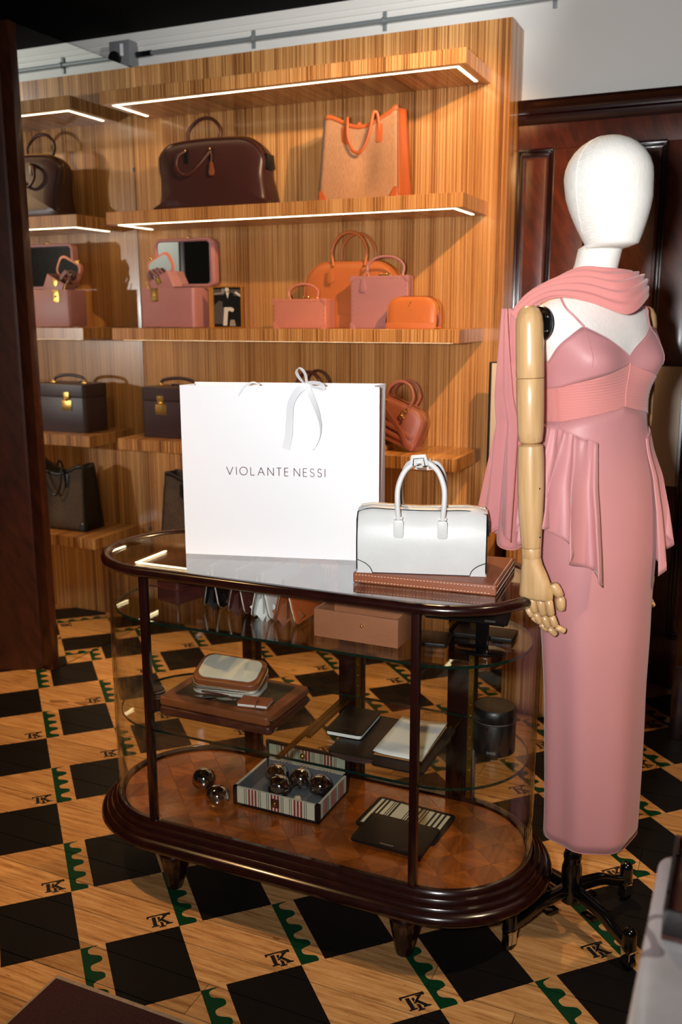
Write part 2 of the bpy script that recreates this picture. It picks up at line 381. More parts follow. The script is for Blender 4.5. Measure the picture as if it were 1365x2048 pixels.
# painted TK monograms in the plain squares
def flat(polys, z0=0, z1=.0006):
    g = G()
    for p in polys: g.add(slab(p, z0, z1))
    return g
tk = [  # T above, K nested into it; unit square, x right, y up
    [(.00, .82), (.06, .80), (.09, .90), (.42, .92), (.42, .99), (.00, .99)], [(.50, .92), (.88, .90), (.94, .80), (1.0, .82), (1.0, .99), (.50, .99)],
    [(.42, .99), (.50, .99), (.50, .92), (.42, .92)],
    [(.20, .84), (.36, .84), (.36, .18), (.44, .16), (.44, .10), (.12, .10), (.12, .16), (.20, .18)],
    [(.40, .44), (.70, .80), (.64, .84), (.64, .88), (.92, .88), (.92, .84), (.84, .80), (.52, .44)],
    [(.50, .56), (.60, .64), (.90, .20), (1.0, .16), (1.0, .10), (.70, .10), (.70, .16), (.74, .20)],
    [(.50, .42), (.62, .30), (.62, .06), (.70, .04), (.70, -.02), (.42, -.02), (.42, .04), (.50, .06)],
    [(.44, .78), (.54, .78), (.54, .66), (.44, .52)]]
tk = [[(x*.058, y*.050) for x, y in p] for p in tk]
mono_me = None
S2 = math.sqrt(2)
for i in range(-5, 12):
    for j in range(-12, 9):
        if (i+j) % 2: continue
        s = .156+(i+1)*.3295; d = -3.181+(j+1)*.3363      # near right corner of a plain square
        x = (s+d)/2; y = (s-d)/2
        ux, uy = 1/S2, 1/S2; vx, vy = -1/S2, 1/S2            # along the row, away from the viewer
        ox = x-ux*.070+vx*.012; oy = y-uy*.070+vy*.012
        if not (-2.55 < ox < .35 and 1.15 < oy < 3.5): continue
        if mono_me is None: mono_me = flat(tk).mesh('painted_monogram', 'black_matte', smooth=0)
        o = bpy.data.objects.new('painted_monogram', mono_me); COL.objects.link(o); o.parent = floor
        o.location = (ox, oy, .0002); o.rotation_euler = (0, 0, PI/4)
wall = struct('wall_back', cbox(-4.2, 1.4, 3.76, 3.86, 0, 2.70), 'plaster', None, 'white plaster back wall above the wooden panelling', smooth=0)
ceil = struct('ceiling', cbox(-4.2, 1.4, -1.8, 3.86, 2.69, 2.76), 'dark_ceiling', None, 'black painted ceiling', smooth=0)
struct('wall_front', cbox(-4.2, 1.4, -1.9, -1.8, 0, 2.70), 'plaster', None, 'white plaster wall behind the photographer', smooth=0)
struct('wall_right', cbox(1.4, 1.5, -1.9, 3.86, 0, 2.70), 'panel_mahogany', None, 'dark mahogany side wall out of view', smooth=0)
struct('trim_1', [cbox(-4.2, 1.4, 3.748, 3.76, 2.655, 2.689), cbox(-4.2, 1.4, 3.753, 3.76, 2.632, 2.655)], 'plaster', None, 'stepped white cornice under the ceiling', smooth=0)
# mahogany panelled wall to the right of the display
wp = struct('wall_panelled', cbox(-.921, 1.4, 3.735, 3.7595, 0, 2.19), 'panel_mahogany', None, 'dark mahogany panelled lower wall', smooth=0)
def mboard(n, x0, x1, z0, z1, y0=3.715): part(n, cbox(x0, x1, y0, 3.736, z0, z1), 'panel_mahogany', wp, bevel=.003)
mboard('top_rail', -.92, 1.4, 2.06, 2.19); mboard('middle_rail', -.92, 1.4, .86, .98); mboard('bottom_rail', -.92, 1.4, 0, .2)
pan = [(-.92, -.785), (-.655, -.375), (-.255, .13), (.25, .62), (.74, 1.2)]
for k, (a, b) in enumerate(pan):
    if k: mboard('stile', pan[k-1][1], a, .2, 2.06)
    for z0, z1 in ((.98, 2.06), (.2, .86)):
        g = G()
        for o_, y_, w_ in ((0, 3.712, .012), (.012, 3.722, .016)):
            pr = [(a+o_, z0+o_), (b-o_, z0+o_), (b-o_, z1-o_), (a+o_, z1-o_)]
            for q in range(4):
                (xa, za), (xb, zb) = pr[q], pr[(q+1) % 4]
                g.add(cbox(min(xa, xb)-(w_/2 if xa == xb else 0), max(xa, xb)+(w_/2 if xa == xb else 0), y_, 3.736, min(za, zb)-(w_/2 if za == zb else 0), max(za, zb)+(w_/2 if za == zb else 0)))
        g.obj('panel_moulding', 'dark_mahogany', wp, bevel=.003)
        part('panel', cbox(a+.03, b-.03, 3.730, 3.738, z0+.03, z1-.03), 'panel_mahogany', wp, bevel=.003)
struct('trim_2', rings([[(x, 3.76, 2.236), (x, 3.690, 2.236), (x, 3.688, 2.226), (x, 3.696, 2.216), (x, 3.705, 2.205), (x, 3.708, 2.19), (x, 3.700, 2.18), (x, 3.704, 2.165), (x, 3.712, 2.15), (x, 3.734, 2.15), (x, 3.736, 2.1905), (x, 3.76, 2.1905)] for x in (-.921, 1.4)]), 'dark_mahogany', None, 'dark mahogany cap moulding on top of the panelling')
# partition that carries the mirror
struct('wall_left', slab([(-2.602, 2.872), (-2.655, 2.840), (-2.8045, 2.7635), (-3.6, 2.42), (-3.6, 3.759), (-2.602, 3.759)], 0, 2.497), 'partition_wood', None, 'dark stained wooden partition end', smooth=0)
struct('trim_3', cbox(-2.648, -2.592, 2.845, 2.885, 0, 2.499), 'partition_wood', None, 'dark wooden post framing the mirror', bevel=.004)
mr = tag(part('wall_mirror', cbox(-2.6015, -2.5965, 2.886, 3.5745, .004, 2.497), 'mirror', None, smooth=0), 'tall frameless mirror beside the shelves', 'mirror')
for z in (.45, 1.0, 2.07): part('clip', cbox(-2.5964, -2.592, 3.562, 3.573, z, z+.016), 'grey_metal', mr, bevel=.001)

# zebrano display panel with five shelves
bp = tag(part('wall_panel', cbox(-2.5955, -.923, 3.575, 3.7595, 0, 2.497), 'zebrano', None, smooth=0), 'large striped zebrano panel behind the shelves', 'wall panel')
SHZ = (2.330, 1.866, 1.3985, .931, .465)
names = ['empty topmost striped wood shelf', 'striped wood shelf under the dark holdall and canvas tote', 'striped wood shelf carrying the pink cases and orange bags', 'striped wood shelf under the terracotta bag and plum case', 'lowest striped wood shelf under the dark canvas tote']
for z, nm in zip(SHZ, names):
    t = thing('wall_shelf', nm, 'shelf', (-1.758, 3.4165, z-.049), 0, 'striped wood wall shelves')
    part('board', cbox(-.762, .762, -.1585, .158, 0, .049), 'zebrano', t, bevel=.0008, seg=1)
    part('led_strip', [cbox(-.726, .726, -.125, -.115, -.0012, .002), cbox(-.728, -.716, -.125, .105, -.0012, .002), cbox(.716, .728, -.125, .105, -.0012, .002)], 'led', t, smooth=0)

# conduit along the top of the wall
t = thing('electrical_conduit', 'galvanised steel conduit pipe with clamps along the white wall', 'pipe', (0, 3.745, 2.595))
part('pipe', tube([(-2.66, 0, 0), (1.3, 0, 0)], .0095, 12), 'galvanised', t)
part('coupling', [tube([(-2.68, 0, 0), (-2.60, 0, 0)], .0125, 10)], 'dark_steel', t)
for x in (-2.085, -1.487, -.81, -.15):
    part('clamp', [tube([(x-.007, 0, 0), (x+.007, 0, 0)], .0135, 12), cbox(x-.008, x+.008, .008, .0148, -.035, .035)], 'galvanised', t, bevel=.001)
t = thing('junction_box', 'grey metal junction box at the end of the conduit', 'electrical box', (-2.735, 3.725, 2.593))
part('case', cbox(-.055, .055, -.034, .034, -.055, .055), 'grey_enamel', t, bevel=.004)
part('cable_gland', tube([(-.02, -.034, -.02), (-.02, -.052, -.02)], .030, 16), 'black_matte', t)
part('rating_sticker', cbox(.005, .022, -.0348, -.0339, -.01, .04), 'white_paper', t, smooth=0)

# rug, right hand furniture, marble counter
t = tag(part('floor_rug', cbox(-1.322, -.55, .45, 1.392, .0005, .008), 'carpet', None, smooth=0), 'dark brown carpet mat with a pale frayed edge', 'rug')
part('binding', [cbox(-1.329, -1.322, .45, 1.392, .0005, .007), cbox(-1.329, -.55, 1.392, 1.403, .0005, .007)], 'carpet_edge', t, smooth=0)
t = thing('base_cabinet', 'striped zebrano base cabinet behind the mannequin', 'cabinet', (-.60, 3.44, 0))
part('carcass', cbox(-.19, .17, -.22, .27, 0, .853), 'zebrano', t, bevel=.001)
part('drawer', cbox(-.185, .165, -.24, -.2205, .66, .845), 'zebrano', t, bevel=.002); part('door', cbox(-.185, .165, -.24, -.2205, .02, .65), 'zebrano', t, bevel=.002)
part('knob', [ball(.014, (-.05, -.258, .60)), tube([(-.05, -.24, .60), (-.05, -.256, .60)], .006)], 'brass', t)
t = thing('sideboard', 'near-black mahogany sideboard standing on square legs', 'sideboard', (.15, 3.44, 0))
part('body', cbox(-.34, .5, -.22, .26, .26, .853), 'dark_mahogany', t, bevel=.004)
for x in (-.32, .48):
    for y in (-.20, .24): part('leg', cbox(x-.022, x+.022, y-.022, y+.022, 0, .27), 'dark_mahogany', t, bevel=.003)
t = thing('display_board', 'large taupe board with a black edge behind the mannequin', 'board', (-.58, 3.42, .8545))
part('frame', cbox(-.346, .346, -.008, .03, 0, .424), 'black_matte', t, bevel=.003)
part('face', cbox(-.334, .335, -.012, -.0085, .004, .420), 'taupe_board', t, bevel=.001)
part('edging', cbox(.337, .345, -.0125, -.0085, .004, .420), 'grey_metal', t, smooth=0)
part('badge', [cbox(.255, .283, -.0136, -.0121, .048, .078)], 'brown_leather', t, smooth=0); part('badge_mark', [cbox(.262, .278, -.0142, -.0137, .060, .066), cbox(.255, .283, -.0142, -.0137, .038, .041)], 'gilt_frame', t, smooth=0)
t = thing('marble_counter', 'blurred grey marble counter in the near right corner', 'counter', (.28, .66, 0))
part('countertop', slab(rrect(-.345, .4, -.5, .45, .03), .765, .80), 'grey_marble', t, bevel=.004)
part('pedestal', cbox(-.30, .38, -.48, .40, 0, .7645), 'partition_wood', t, bevel=.004)
t = thing('acrylic_tray', 'dark amber acrylic tray on the corner of the marble counter', 'tray', (.01, 1.02, .8005))
part('base', cbox(-.058, .10, -.085, .075, 0, .006), 'partition_wood', t, bevel=.001)
part('rim', [cbox(-.058, -.054, -.085, .075, .0062, .035), cbox(.096, .10, -.085, .075, .0062, .035), cbox(-.0538, .0958, .071, .075, .0062, .035), cbox(-.0538, .0958, -.085, -.081, .0062, .035)], 'amber_acrylic', t, smooth=0)
# ---------------------------------------------------------------- oval glass vitrine
VX, VY, HL, VR = -.960, 1.967, .345, .212
def stad(o, z, n=16, hl=HL):      # stadium ring at offset o from the glass line
    r = VR+o; P = []
    for i in range(n+1): a = -PI/2+PI*i/n; P.append((hl+r*math.cos(a), r*math.sin(a), z))
    for i in range(n+1): a = PI/2+PI*i/n; P.append((-hl+r*math.cos(a), r*math.sin(a), z))
    return P
vit = thing('display_vitrine', 'oval mahogany and curved glass vitrine on short fluted feet', 'display case', (VX, VY, 0))
prof = [(-.030, .198), (-.012, .198), (-.010, .206), (.004, .210), (.010, .205), (.012, .198), (.020, .196), (.024, .190), (.025, .184), (.033, .182), (.036, .178), (.037, .174), (.044, .171), (.050, .164), (.051, .156), (.046, .150), (.034, .147), (.032, .136), (.020, .132), (-.05, .132)]
part('plinth', rings([stad(o, z, 24) for o, z in prof], cap0=False), 'dark_mahogany', vit, smooth=35)
part('base_board', rings([stad(-.0125, .186, 24), stad(-.0125, .1955, 24)]), 'dark_mahogany', vit)
# parquet blocks, laid as diamonds and cut to the oval
lim = [(x, y) for x, y, z in stad(-.0135, 0, 24)]
def clip(poly, region):
    for i in range(len(region)):
        ax, ay = region[i]; bx, by = region[(i+1) % len(region)]
        if abs(ax-bx)+abs(ay-by) < 1e-9: continue
        out = []
        f = lambda p: (bx-ax)*(p[1]-ay)-(by-ay)*(p[0]-ax)
        for j in range(len(poly)):
            p, q = poly[j], poly[(j+1) % len(poly)]; fp, fq = f(p), f(q)
            if fp >= 0: out.append(p)
            if (fp >= 0) != (fq >= 0): t_ = fp/(fp-fq); out.append((p[0]+(q[0]-p[0])*t_, p[1]+(q[1]-p[1])*t_))
        poly = out
        if len(poly) < 3: return None
    return poly
cs_ = .068
for i in range(-12, 13):
    for j in range(-12, 13):
        cx, cy = (i+j)*cs_/S2, (j-i)*cs_/S2
        h = cs_/S2-.0004
        p = clip([(cx+h, cy), (cx, cy+h), (cx-h, cy), (cx, cy-h)], lim)
        if p and len(p) > 2:
            c = part('parquet_block', slab(p, .1957, .200), 'honey_parquet' if (i+j) % 2 else 'amber_parquet', vit, smooth=0)
            c.location.z = random.uniform(0, .0003)
# posts, rails, feet
for x, s in ((-HL, -1), (HL, 1)):
    part('post', cbox(x-.009, x+.009, -VR-.008, -VR+.010, .204, .842), 'dark_mahogany', vit, bevel=.002)
for x, w in ((-.295, .05), (.015, .07), (.325, .075)):
    u = part('rear_upright', cbox(x-w/2, x+w/2, VR-.012, VR+.012, .204, .842), 'dark_mahogany', vit, bevel=.003)
    part('shelf_track', cbox(x+w/2-.018, x+w/2-.004, VR-.0155, VR-.0125, .215, .835), 'brass', u, smooth=0)
    part('screw', [ball(.0022, (x+w/2-.011, VR-.016, .235+k*.03), 6, 4) for k in range(20)], 'gold', u)['kind'] = 'stuff'
part('top_rail', rings([stad(o, z, 24) for o, z in [(-.011, .842), (.009, .842), (.015, .848), (.016, .856), (.011, .8635), (.002, .866), (-.006, .864), (-.011, .860), (-.011, .842)]], cap0=False, cap1=False), 'dark_mahogany', vit, smooth=50)
foot = [(.030, .133), (.034, .132), (.034, .116), (.030, .113), (.036, .106), (.039, .098), (.037, .091), (.034, .088)]
def flute_foot():
    R = []
    for r, z in foot: R.append([(r*math.cos(2*PI*k/48), r*math.sin(2*PI*k/48), z) for k in range(48)])
    for z in (.085, .06, .035, .012, .0):
        r = .020+.0160*(z/.086); R.append([((r*(1-.07*abs(math.sin(6*2*PI*k/48/1))))*math.cos(2*PI*k/48), (r*(1-.07*abs(math.sin(6*2*PI*k/48))))*math.sin(2*PI*k/48), z) for k in range(48)])
    return rings(R)
f0 = None
for x in (-.322, .312):
    for y in (-.168, .168):
        if f0 is None: f0 = part('foot', flute_foot(), 'dark_mahogany', vit, loc=(x, y, 0), smooth=35)
        else: share(f0, vit, (x, y, 0))
# glass
GT = .004
part('front_pane', cbox(-HL+.0095, HL-.0095, -VR-GT/2, -VR+GT/2, .2102, .8415), 'pane_glass', vit, smooth=0)
part('rear_pane', cbox(-HL+.0095, HL-.0095, VR+.0125, VR+.0125+GT, .2102, .8415), 'pane_glass', vit, smooth=0)
def curved(sx):
    A = [-PI/2+PI*i/32 for i in range(33)]
    R = []
    for r, z in ((VR-GT/2, .2102), (VR+GT/2, .2102), (VR+GT/2, .8415), (VR-GT/2, .8415)): R.append((r, z))
    secs = [[(sx*(HL+.0002+r*math.cos(a)), r*math.sin(a), z) for r, z in R] for a in A]
    return rings(secs)
for sx in (-1, 1): part('curved_pane', curved(sx), 'pane_glass', vit, smooth=35)
part('glass_top', rings([stad(-.0115, .8535, 24), stad(-.0115, .8595, 24)]), 'top_glass', vit, smooth=30)
def gshelf(name, z, x0=None):
    o = part(name, rings([stad(-.016, z-.006, 24), stad(-.016, z, 24)]), 'shelf_glass', vit, smooth=30)
    part('polished_edge', rings([stad(-.0162, z-.0061, 24), stad(-.0150, z-.0061, 24), stad(-.0150, z+.0001, 24), stad(-.0162, z+.0001, 24), stad(-.0162, z-.0061, 24)], cap0=False, cap1=False), 'edge_green', o)
gshelf('glass_shelf', .725); gshelf('glass_shelf', .445)
part('shelf_bar', cbox(-.006, .006, -VR+.02, VR-.02, .4325, .4385), 'brass', vit, smooth=0)
for x in (-.295, .015, .325):
    for z in (.719, .439): part('bracket', cbox(x-.006, x+.006, -.06 if z < .5 else .06, VR-.017, z-.0075, z-.0003), 'brass', vit, smooth=0)

# ---------------------------------------------------------------- things on the vitrine top (z = .8665 rail, glass .8595)
GZ = .8597
# stroke lettering
def letters(txt, h, gap, w):
    def ln(a, b): 
        dx, dy = b[0]-a[0], b[1]-a[1]; L = math.hypot(dx, dy); nx, ny = -dy/L*w/2, dx/L*w/2
        return [(a[0]+nx, a[1]+ny), (a[0]-nx, a[1]-ny), (b[0]-nx, b[1]-ny), (b[0]+nx, b[1]+ny)]
    def arc(cx, cy, rx, ry, a0, a1, n=14):
        P = [(cx+rx*math.cos(math.radians(a0+(a1-a0)*k/n)), cy+ry*math.sin(math.radians(a0+(a1-a0)*k/n))) for k in range(n+1)]
        return [ln(P[k], P[k+1]) for k in range(n)]
    D = {'V': (.86, [((0, 1), (.43, 0)), ((.86, 1), (.43, 0))]), 'I': (.0, [((0, 0), (0, 1))]), 'L': (.48, [((0, 1), (0, 0)), ((0, 0), (.48, 0))]),
         'A': (.86, [((0, 0), (.43, 1)), ((.86, 0), (.43, 1)), ((.16, .36), (.70, .36))]), 'N': (.74, [((0, 0), (0, 1)), ((0, 1), (.74, 0)), ((.74, 0), (.74, 1))]),
         'T': (.56, [((0, 1), (.56, 1)), ((.28, 1), (.28, 0))]), 'E': (.46, [((0, 0), (0, 1)), ((0, 1), (.46, 1)), ((0, .52), (.44, .52)), ((0, 0), (.46, 0))])}
    x = 0; out = []
    for c in txt:
        if c == ' ': x += .32; continue
        if c == 'O': wd = 1.0; out += [[(x*h+a*h, b*h) for a, b in q] for q in arc(.5, .5, .5, .5, 0, 360, 24)]
        elif c == 'S': wd = .50; out += [[(x*h+a*h, b*h) for a, b in q] for q in arc(.25, .75, .22, .25, 20, 270)+arc(.25, .25, .25, .25, 90, -160)]
        else:
            wd, ls = D[c]; out += [[(x*h+a*h, b*h) for a, b in ln(*l)] for l in ls]
        x += wd+gap
    return out, (x-gap)*h
BW, BH, BD = .492, .424, .115
pb = thing('paper_shopping_bag', 'large white paper shopping bag with ribbon and foil lettering', 'shopping bag', (-1.294, 1.924, GZ), math.radians(14.5))
part('front_panel', cbox(0, BW, 0, .0012, 0, BH), 'white_paper', pb, smooth=0)
part('back_panel', cbox(0, BW, BD, BD+.0012, 0, BH), 'white_paper', pb, smooth=0)
for x, s in ((0, 1), (BW, -1)):
    part('gusset', rings([[(x, .0013, z), (x+s*.018*k, BD/2, z), (x, BD-.0001, z), (x+s*.001, BD-.0001, z), (x+s*(.018*k+.001), BD/2, z), (x+s*.001, .0013, z)] for z, k in ((0, .1), (.06, .25), (BH, 1))]), 'white_paper', pb, smooth=0)
part('base_panel', cbox(.001, BW-.001, .0013, BD-.0001, 0, .0012), 'white_paper', pb, smooth=0)
polys, tw = letters('VIOLANTE NESSI', .0196, .44, .0016/.0196*1.0*.0196*51)
k_ = .247/tw
g = G()
for p in polys: g.add(rings([[(x*k_, -.0008, y) for x, y in p], [(x*k_, -.0001, y) for x, y in p]]))
tx = g.obj('foil_lettering', 'foil_print', pb, smooth=0, loc=(.113, 0, .206)); tag(tx, 'metallic lettering VIOLANTE NESSI', kind='stuff')
RW = .016
def ribbon(n, P, w=RW, up=(0, 1, 0), k=6): return part(n, sweep(spline(P, k), rect(w, .0006), up), 'satin_ivory', pb, smooth=60)
part('cord_handle', tube(spline([(.148, -.001, BH-.025), (.160, -.006, BH-.008), (.172, -.003, BH+.004), (.186, .004, BH+.008), (.199, .006, BH+.002)], 6), .0022), 'satin_ivory', pb)
Bx, Bz = .318, BH+.004
ribbon('bow_loop', [(Bx, -.006, Bz), (Bx-.010, -.016, Bz+.010), (Bx-.022, -.018, Bz+.030), (Bx-.016, -.010, Bz+.040), (Bx-.004, -.004, Bz+.026), (Bx, -.004, Bz)], .014, (.75, .6, .1))
ribbon('bow_loop', [(Bx, -.006, Bz), (Bx+.014, -.018, Bz+.006), (Bx+.036, -.020, Bz+.004), (Bx+.040, -.014, Bz-.008), (Bx+.020, -.006, Bz-.006), (Bx, -.004, Bz)], .014, (.1, .6, .75))
part('bow_knot', cbox(Bx-.008, Bx+.008, -.012, -.001, Bz-.008, Bz+.006), 'satin_ivory', pb, bevel=.003)
ribbon('ribbon_tail', [(Bx, -.009, Bz), (Bx-.020, -.014, Bz-.014), (Bx-.038, -.013, Bz-.045), (Bx-.042, -.010, Bz-.085), (Bx-.046, -.008, Bz-.125), (Bx-.054, -.006, Bz-.155)], .020, lambda i: (math.cos(i*.02+.9), math.sin(i*.02+.9), 0))
ribbon('ribbon_tail', [(Bx, -.009, Bz), (Bx+.012, -.014, Bz-.025), (Bx+.026, -.015, Bz-.06), (Bx+.034, -.013, Bz-.095), (Bx+.030, -.010, Bz-.128), (Bx+.016, -.006, Bz-.155)], .016, lambda i: (math.cos(1.5-i*.055), math.sin(1.5-i*.055), 0))

def stitches(P, r=.0007, L=.004, gap=.0035):
    out = []; P = [Vector(p) for p in P]
    for a, b in zip(P, P[1:]):
        d = (b-a); n = int(d.length/(L+gap)); d.normalize()
        for i in range(n):
            s = a+d*i*(L+gap); e = s+d*L; out.append(tube([s, e], r, 4))
    return out
fo = thing('leather_folder', 'flat brown leather box folder with white stitching under the handbag', 'folder', (-.803, 1.856, GZ), math.radians(4.4))
part('cover', cbox(0, .324, 0, .246, 0, .0235), 'cognac_leather', fo, bevel=.003, seg=3)
part('stitching', stitches([(.006, -.0004, .005), (.318, -.0004, .005)])+stitches([(.006, -.0004, .019), (.318, -.0004, .019)])+stitches([(.318, -.0004, .019), (.318, -.0004, .005)])+stitches([(.3244, .006, .019), (.3244, .24, .019)])+stitches([(.3244, .006, .005), (.3244, .24, .005)])+stitches([(.318, .006, .0239), (.318, .24, .0239)]), 'thread', fo)['kind'] = 'stuff'

# white handbag, front along local X, origin at front left bottom
hb = thing('white_handbag', 'white leather top-handle handbag with black piping on a brown folder', 'handbag', (-.794, 1.855, GZ+.0237), math.radians(16.2))
L_, H_ = .288, .150
def hsec(x):      # side profile ring in YZ at position x, sagging a little
    e = min(x, L_-x)/.03; k = min(1, max(0, e)); top = H_-.010*(1-k)**2-.004*math.sin(PI*x/L_)
    d = .098; yb = .004*math.sin(PI*x/L_)
    pr = [(.004, 0), (-.002-yb*.3, .03), (-.003-yb, .07), (.002-yb, .10), (.010, top-.016), (.022, top-.004), (.036, top), (d-.036, top), (d-.022, top-.004), (d-.010, top-.016), (d-.002, .10), (d+.003, .07), (d+.002, .03), (d-.004, 0)]
    return [(x, y, z) for y, z in pr]
body = rings([hsec(x) for x in (0, .004, .012, .03, .07, .136, .202, .242, .260, .268, L_)])
part('body', body, 'white_leather', hb, smooth=60, bevel=0)
def yz(x, z):     # front surface
    return -.003-.004*math.sin(PI*x/L_)-.0006
part('piping', [tube(spline([(x, y-.001 if y < .05 else y+.001, z) for x, y, z in hsec(xx)[0:6]], 4), .0016, 5) for xx in (.001, L_-.001)]
     + [tube(spline([(x, *hsec(x)[5][1:]) for x in (.0, .03, .08, .136, .19, .24, L_)], 4), .0015, 5)] + [tube([(0, .0035, .001), (L_, .0035, .001)], .0009, 5)], 'black_edge', hb)
part('corner_patch', rings([[(-.0004, yo+.0035, .0005), (.036, yo+.0020, .0005), (.030, yo, .014), (.018, yo-.0010, .024), (-.0004, yo-.0008, .032)] for yo in (-.0022, -.0012)]), 'white_leather', hb, smooth=30)
part('corner_patch', rings([[(L_+.0004, yo+.0035, .0005), (L_-.036, yo+.0020, .0005), (L_-.030, yo, .014), (L_-.018, yo-.0010, .024), (L_+.0004, yo-.0008, .032)] for yo in (-.0022, -.0012)]), 'white_leather', hb, smooth=30)
part('patch_edge', [tube(spline([(.036, .0005, .001), (.031, -.0022, .014), (.019, -.0035, .025), (-.0004, -.0032, .033)], 4), .0010, 5), tube(spline([(L_-.036, .0005, .001), (L_-.031, -.0022, .014), (L_-.019, -.0035, .025), (L_+.0004, -.0032, .033)], 4), .0010, 5)], 'black_edge', hb)
part('zip', [sweep([(-.004, .049, .09), (-.003, .049, .12), (.006, .049, H_-.004), (.03, .049, H_+.0006), (.136, .049, H_-.0035), (.242, .049, H_+.0006), (L_-.006, .049, H_-.004), (L_+.003, .049, .12), (L_+.004, .049, .09)], rect(.012, .003), (0, 0, 1))], 'zip_metal', hb)
for x in (-.003, L_+.003): part('end_tab', rings([[(x+q, .030, .085), (x+q, .068, .085), (x+q, .066, .118), (x+q, .032, .118)] for q in (-.0015, .0015)]), 'black_edge', hb, bevel=.0007)
for x in (.094, .190):
    for s, y in ((1, 0), (-1, .098)):
        yo = y-(.0125 if s > 0 else -.0055)
        part('handle_tab', prism(rrect(x-.011, x+.011, .086, .126, .006), yo, yo+.004 if s > 0 else yo+.004), 'white_leather', hb, bevel=.001)
        part('loop', tube([(x-.009, yo+.002, .130), (x+.009, yo+.002, .130)], .0035, 8), 'white_leather', hb)
def hand(y0, lean, top): return spline([(.094, y0, .127), (.091, y0+lean*.15, .165), (.093, y0+lean*.4, .202), (.110, y0+lean*.75, .238), (.142, y0+lean, top), (.174, y0+lean*.75, .238), (.191, y0+lean*.4, .202), (.193, y0+lean*.15, .165), (.190, y0, .127)], 6)
part('handle', tube(hand(-.010, .022, .254), .0060, 10), 'white_leather', hb)
part('handle', tube(hand(.106, -.028, .236), .0052, 10), 'white_leather', hb)
part('handle_edge', tube([p-Vector((0, .004, .004)) for p in hand(.106, -.028, .236)], .0016, 5), 'black_edge', hb)
part('keeper_strap', sweep([(.124, .003, .246), (.125, .001, .262), (.146, .001, .264), (.150, .003, .246)], rect(.017, .0022), (0, 1, .15)), 'white_leather', hb, bevel=.0005)
part('keeper_strap', sweep([(.136, .020, .240), (.138, .05, .232), (.140, .068, .226)], rect(.016, .0022), (0, 0, 1)), 'white_leather', hb, bevel=.0005)
part('keeper_strap', sweep([(.130, .072, .226), (.132, .070, .243), (.154, .070, .244), (.158, .072, .226)], rect(.016, .0022), (0, 1, .15)), 'white_leather', hb, bevel=.0005)
part('keeper_edge', [tube([(.124, -.006, .246), (.125, -.008, .262), (.146, -.008, .264), (.150, -.006, .246)], .0009, 5)], 'black_edge', hb)
part('snap', [ball(.003, (.158, .064, .232), 8, 5)], 'gold', hb)

# ---------------------------------------------------------------- upper glass shelf (z = .7255)
UZ = .7253
def purse(mat, liner, label, x, y, w, h=.112, d=.19):
    t = thing('zip_purse', label, 'purse', (x, y, UZ), 0, 'zip purses on the upper glass shelf')
    for s in (-1, 1):
        # a leaf standing on its lower edge and leaning to the ridge
        a = math.atan2(w/2-.006, h)
        M = T(s*w/2, 0, .0045) @ Rm(-s*a, 'Y')
        g = G(); g.add(rings([[(s*-.0045 if q else 0, yy, zz) for yy, zz in rrect(0, d, 0, h, .014, 4)] for q in (0, 1)]), M)
        lf = g.obj('leaf', mat, t, bevel=.001)
        z = G(); z.add(tube([(s*-.0050, yy, zz) for yy, zz in rrect(.001, d-.001, .001, h-.001, .014, 4)], .0026, 6, True), M)
        z.obj('zip', 'zip_metal', lf)
    g = G(); g.add(cbox(-.0008, .0008, .012, d-.02, .012, h-.004)); g.obj('divider', liner, t, smooth=0)
    part('gusset', [sweep([(-w/2+.006, .02, .006), (0, .03, .030), (w/2-.006, .02, .006)], rect(.05, .001), (0, 1, 0))], liner, t)
    part('zip_pull', [cbox(-.004, .004, -.004, .002, h-.016, h+.002)], 'gold', t, bevel=.001)
purse('black_leather', 'black_leather', 'black leather zip purse standing open on the glass shelf', -1.218, 1.915, .056)
purse('oxblood_leather', 'oxblood_leather', 'burgundy leather zip purse between the black and white purses', -1.137, 1.900, .060)
purse('white_leather', 'white_leather', 'white leather zip purse standing open on the glass shelf', -1.061, 1.887, .058)
purse('tan_leather', 'saddle_leather', 'tan leather zip purse beside the caramel box', -.990, 1.876, .068)
t = thing('burgundy_case', 'burgundy leather case with a strap at the left of the upper shelf', 'case', (-1.345, 1.905, UZ), math.radians(-14))
part('body', cbox(-.04, .04, 0, .20, 0, .100), 'oxblood_leather', t, bevel=.012, seg=4)
part('strap', sweep([(-.0425, .03, .045), (-.0425, -.002, .045), (.0425, -.002, .045), (.0425, .17, .045)], rect(.028, .003), (0, 0, 1)), 'oxblood_leather', t, bevel=.001)
part('flap', cbox(-.0412, .0412, -.0015, .201, .070, .1015), 'oxblood_leather', t, bevel=.010, seg=3)
t = thing('caramel_box', 'open caramel leather box with a brass stud beside the right post', 'box', (-.894, 1.840, UZ), math.radians(-1))
bx, by, bz = .208, .105, .066
part('front', cbox(0, bx, 0, .005, 0, bz), 'caramel_leather', t, bevel=.0012); part('back', cbox(0, bx, by-.005, by, 0, bz), 'caramel_leather', t, bevel=.0012)
part('side', cbox(0, .005, .0051, by-.0051, 0, bz), 'caramel_leather', t, bevel=.0012); part('side', cbox(bx-.005, bx, .0051, by-.0051, 0, bz), 'caramel_leather', t, bevel=.0012)
part('bottom', cbox(.0051, bx-.0051, .0051, by-.0051, 0, .004), 'cognac_leather', t, smooth=0)
part('stud', [ball(.0045, (bx*.58, -.001, bz*.62), 12, 6)], 'gold', t)
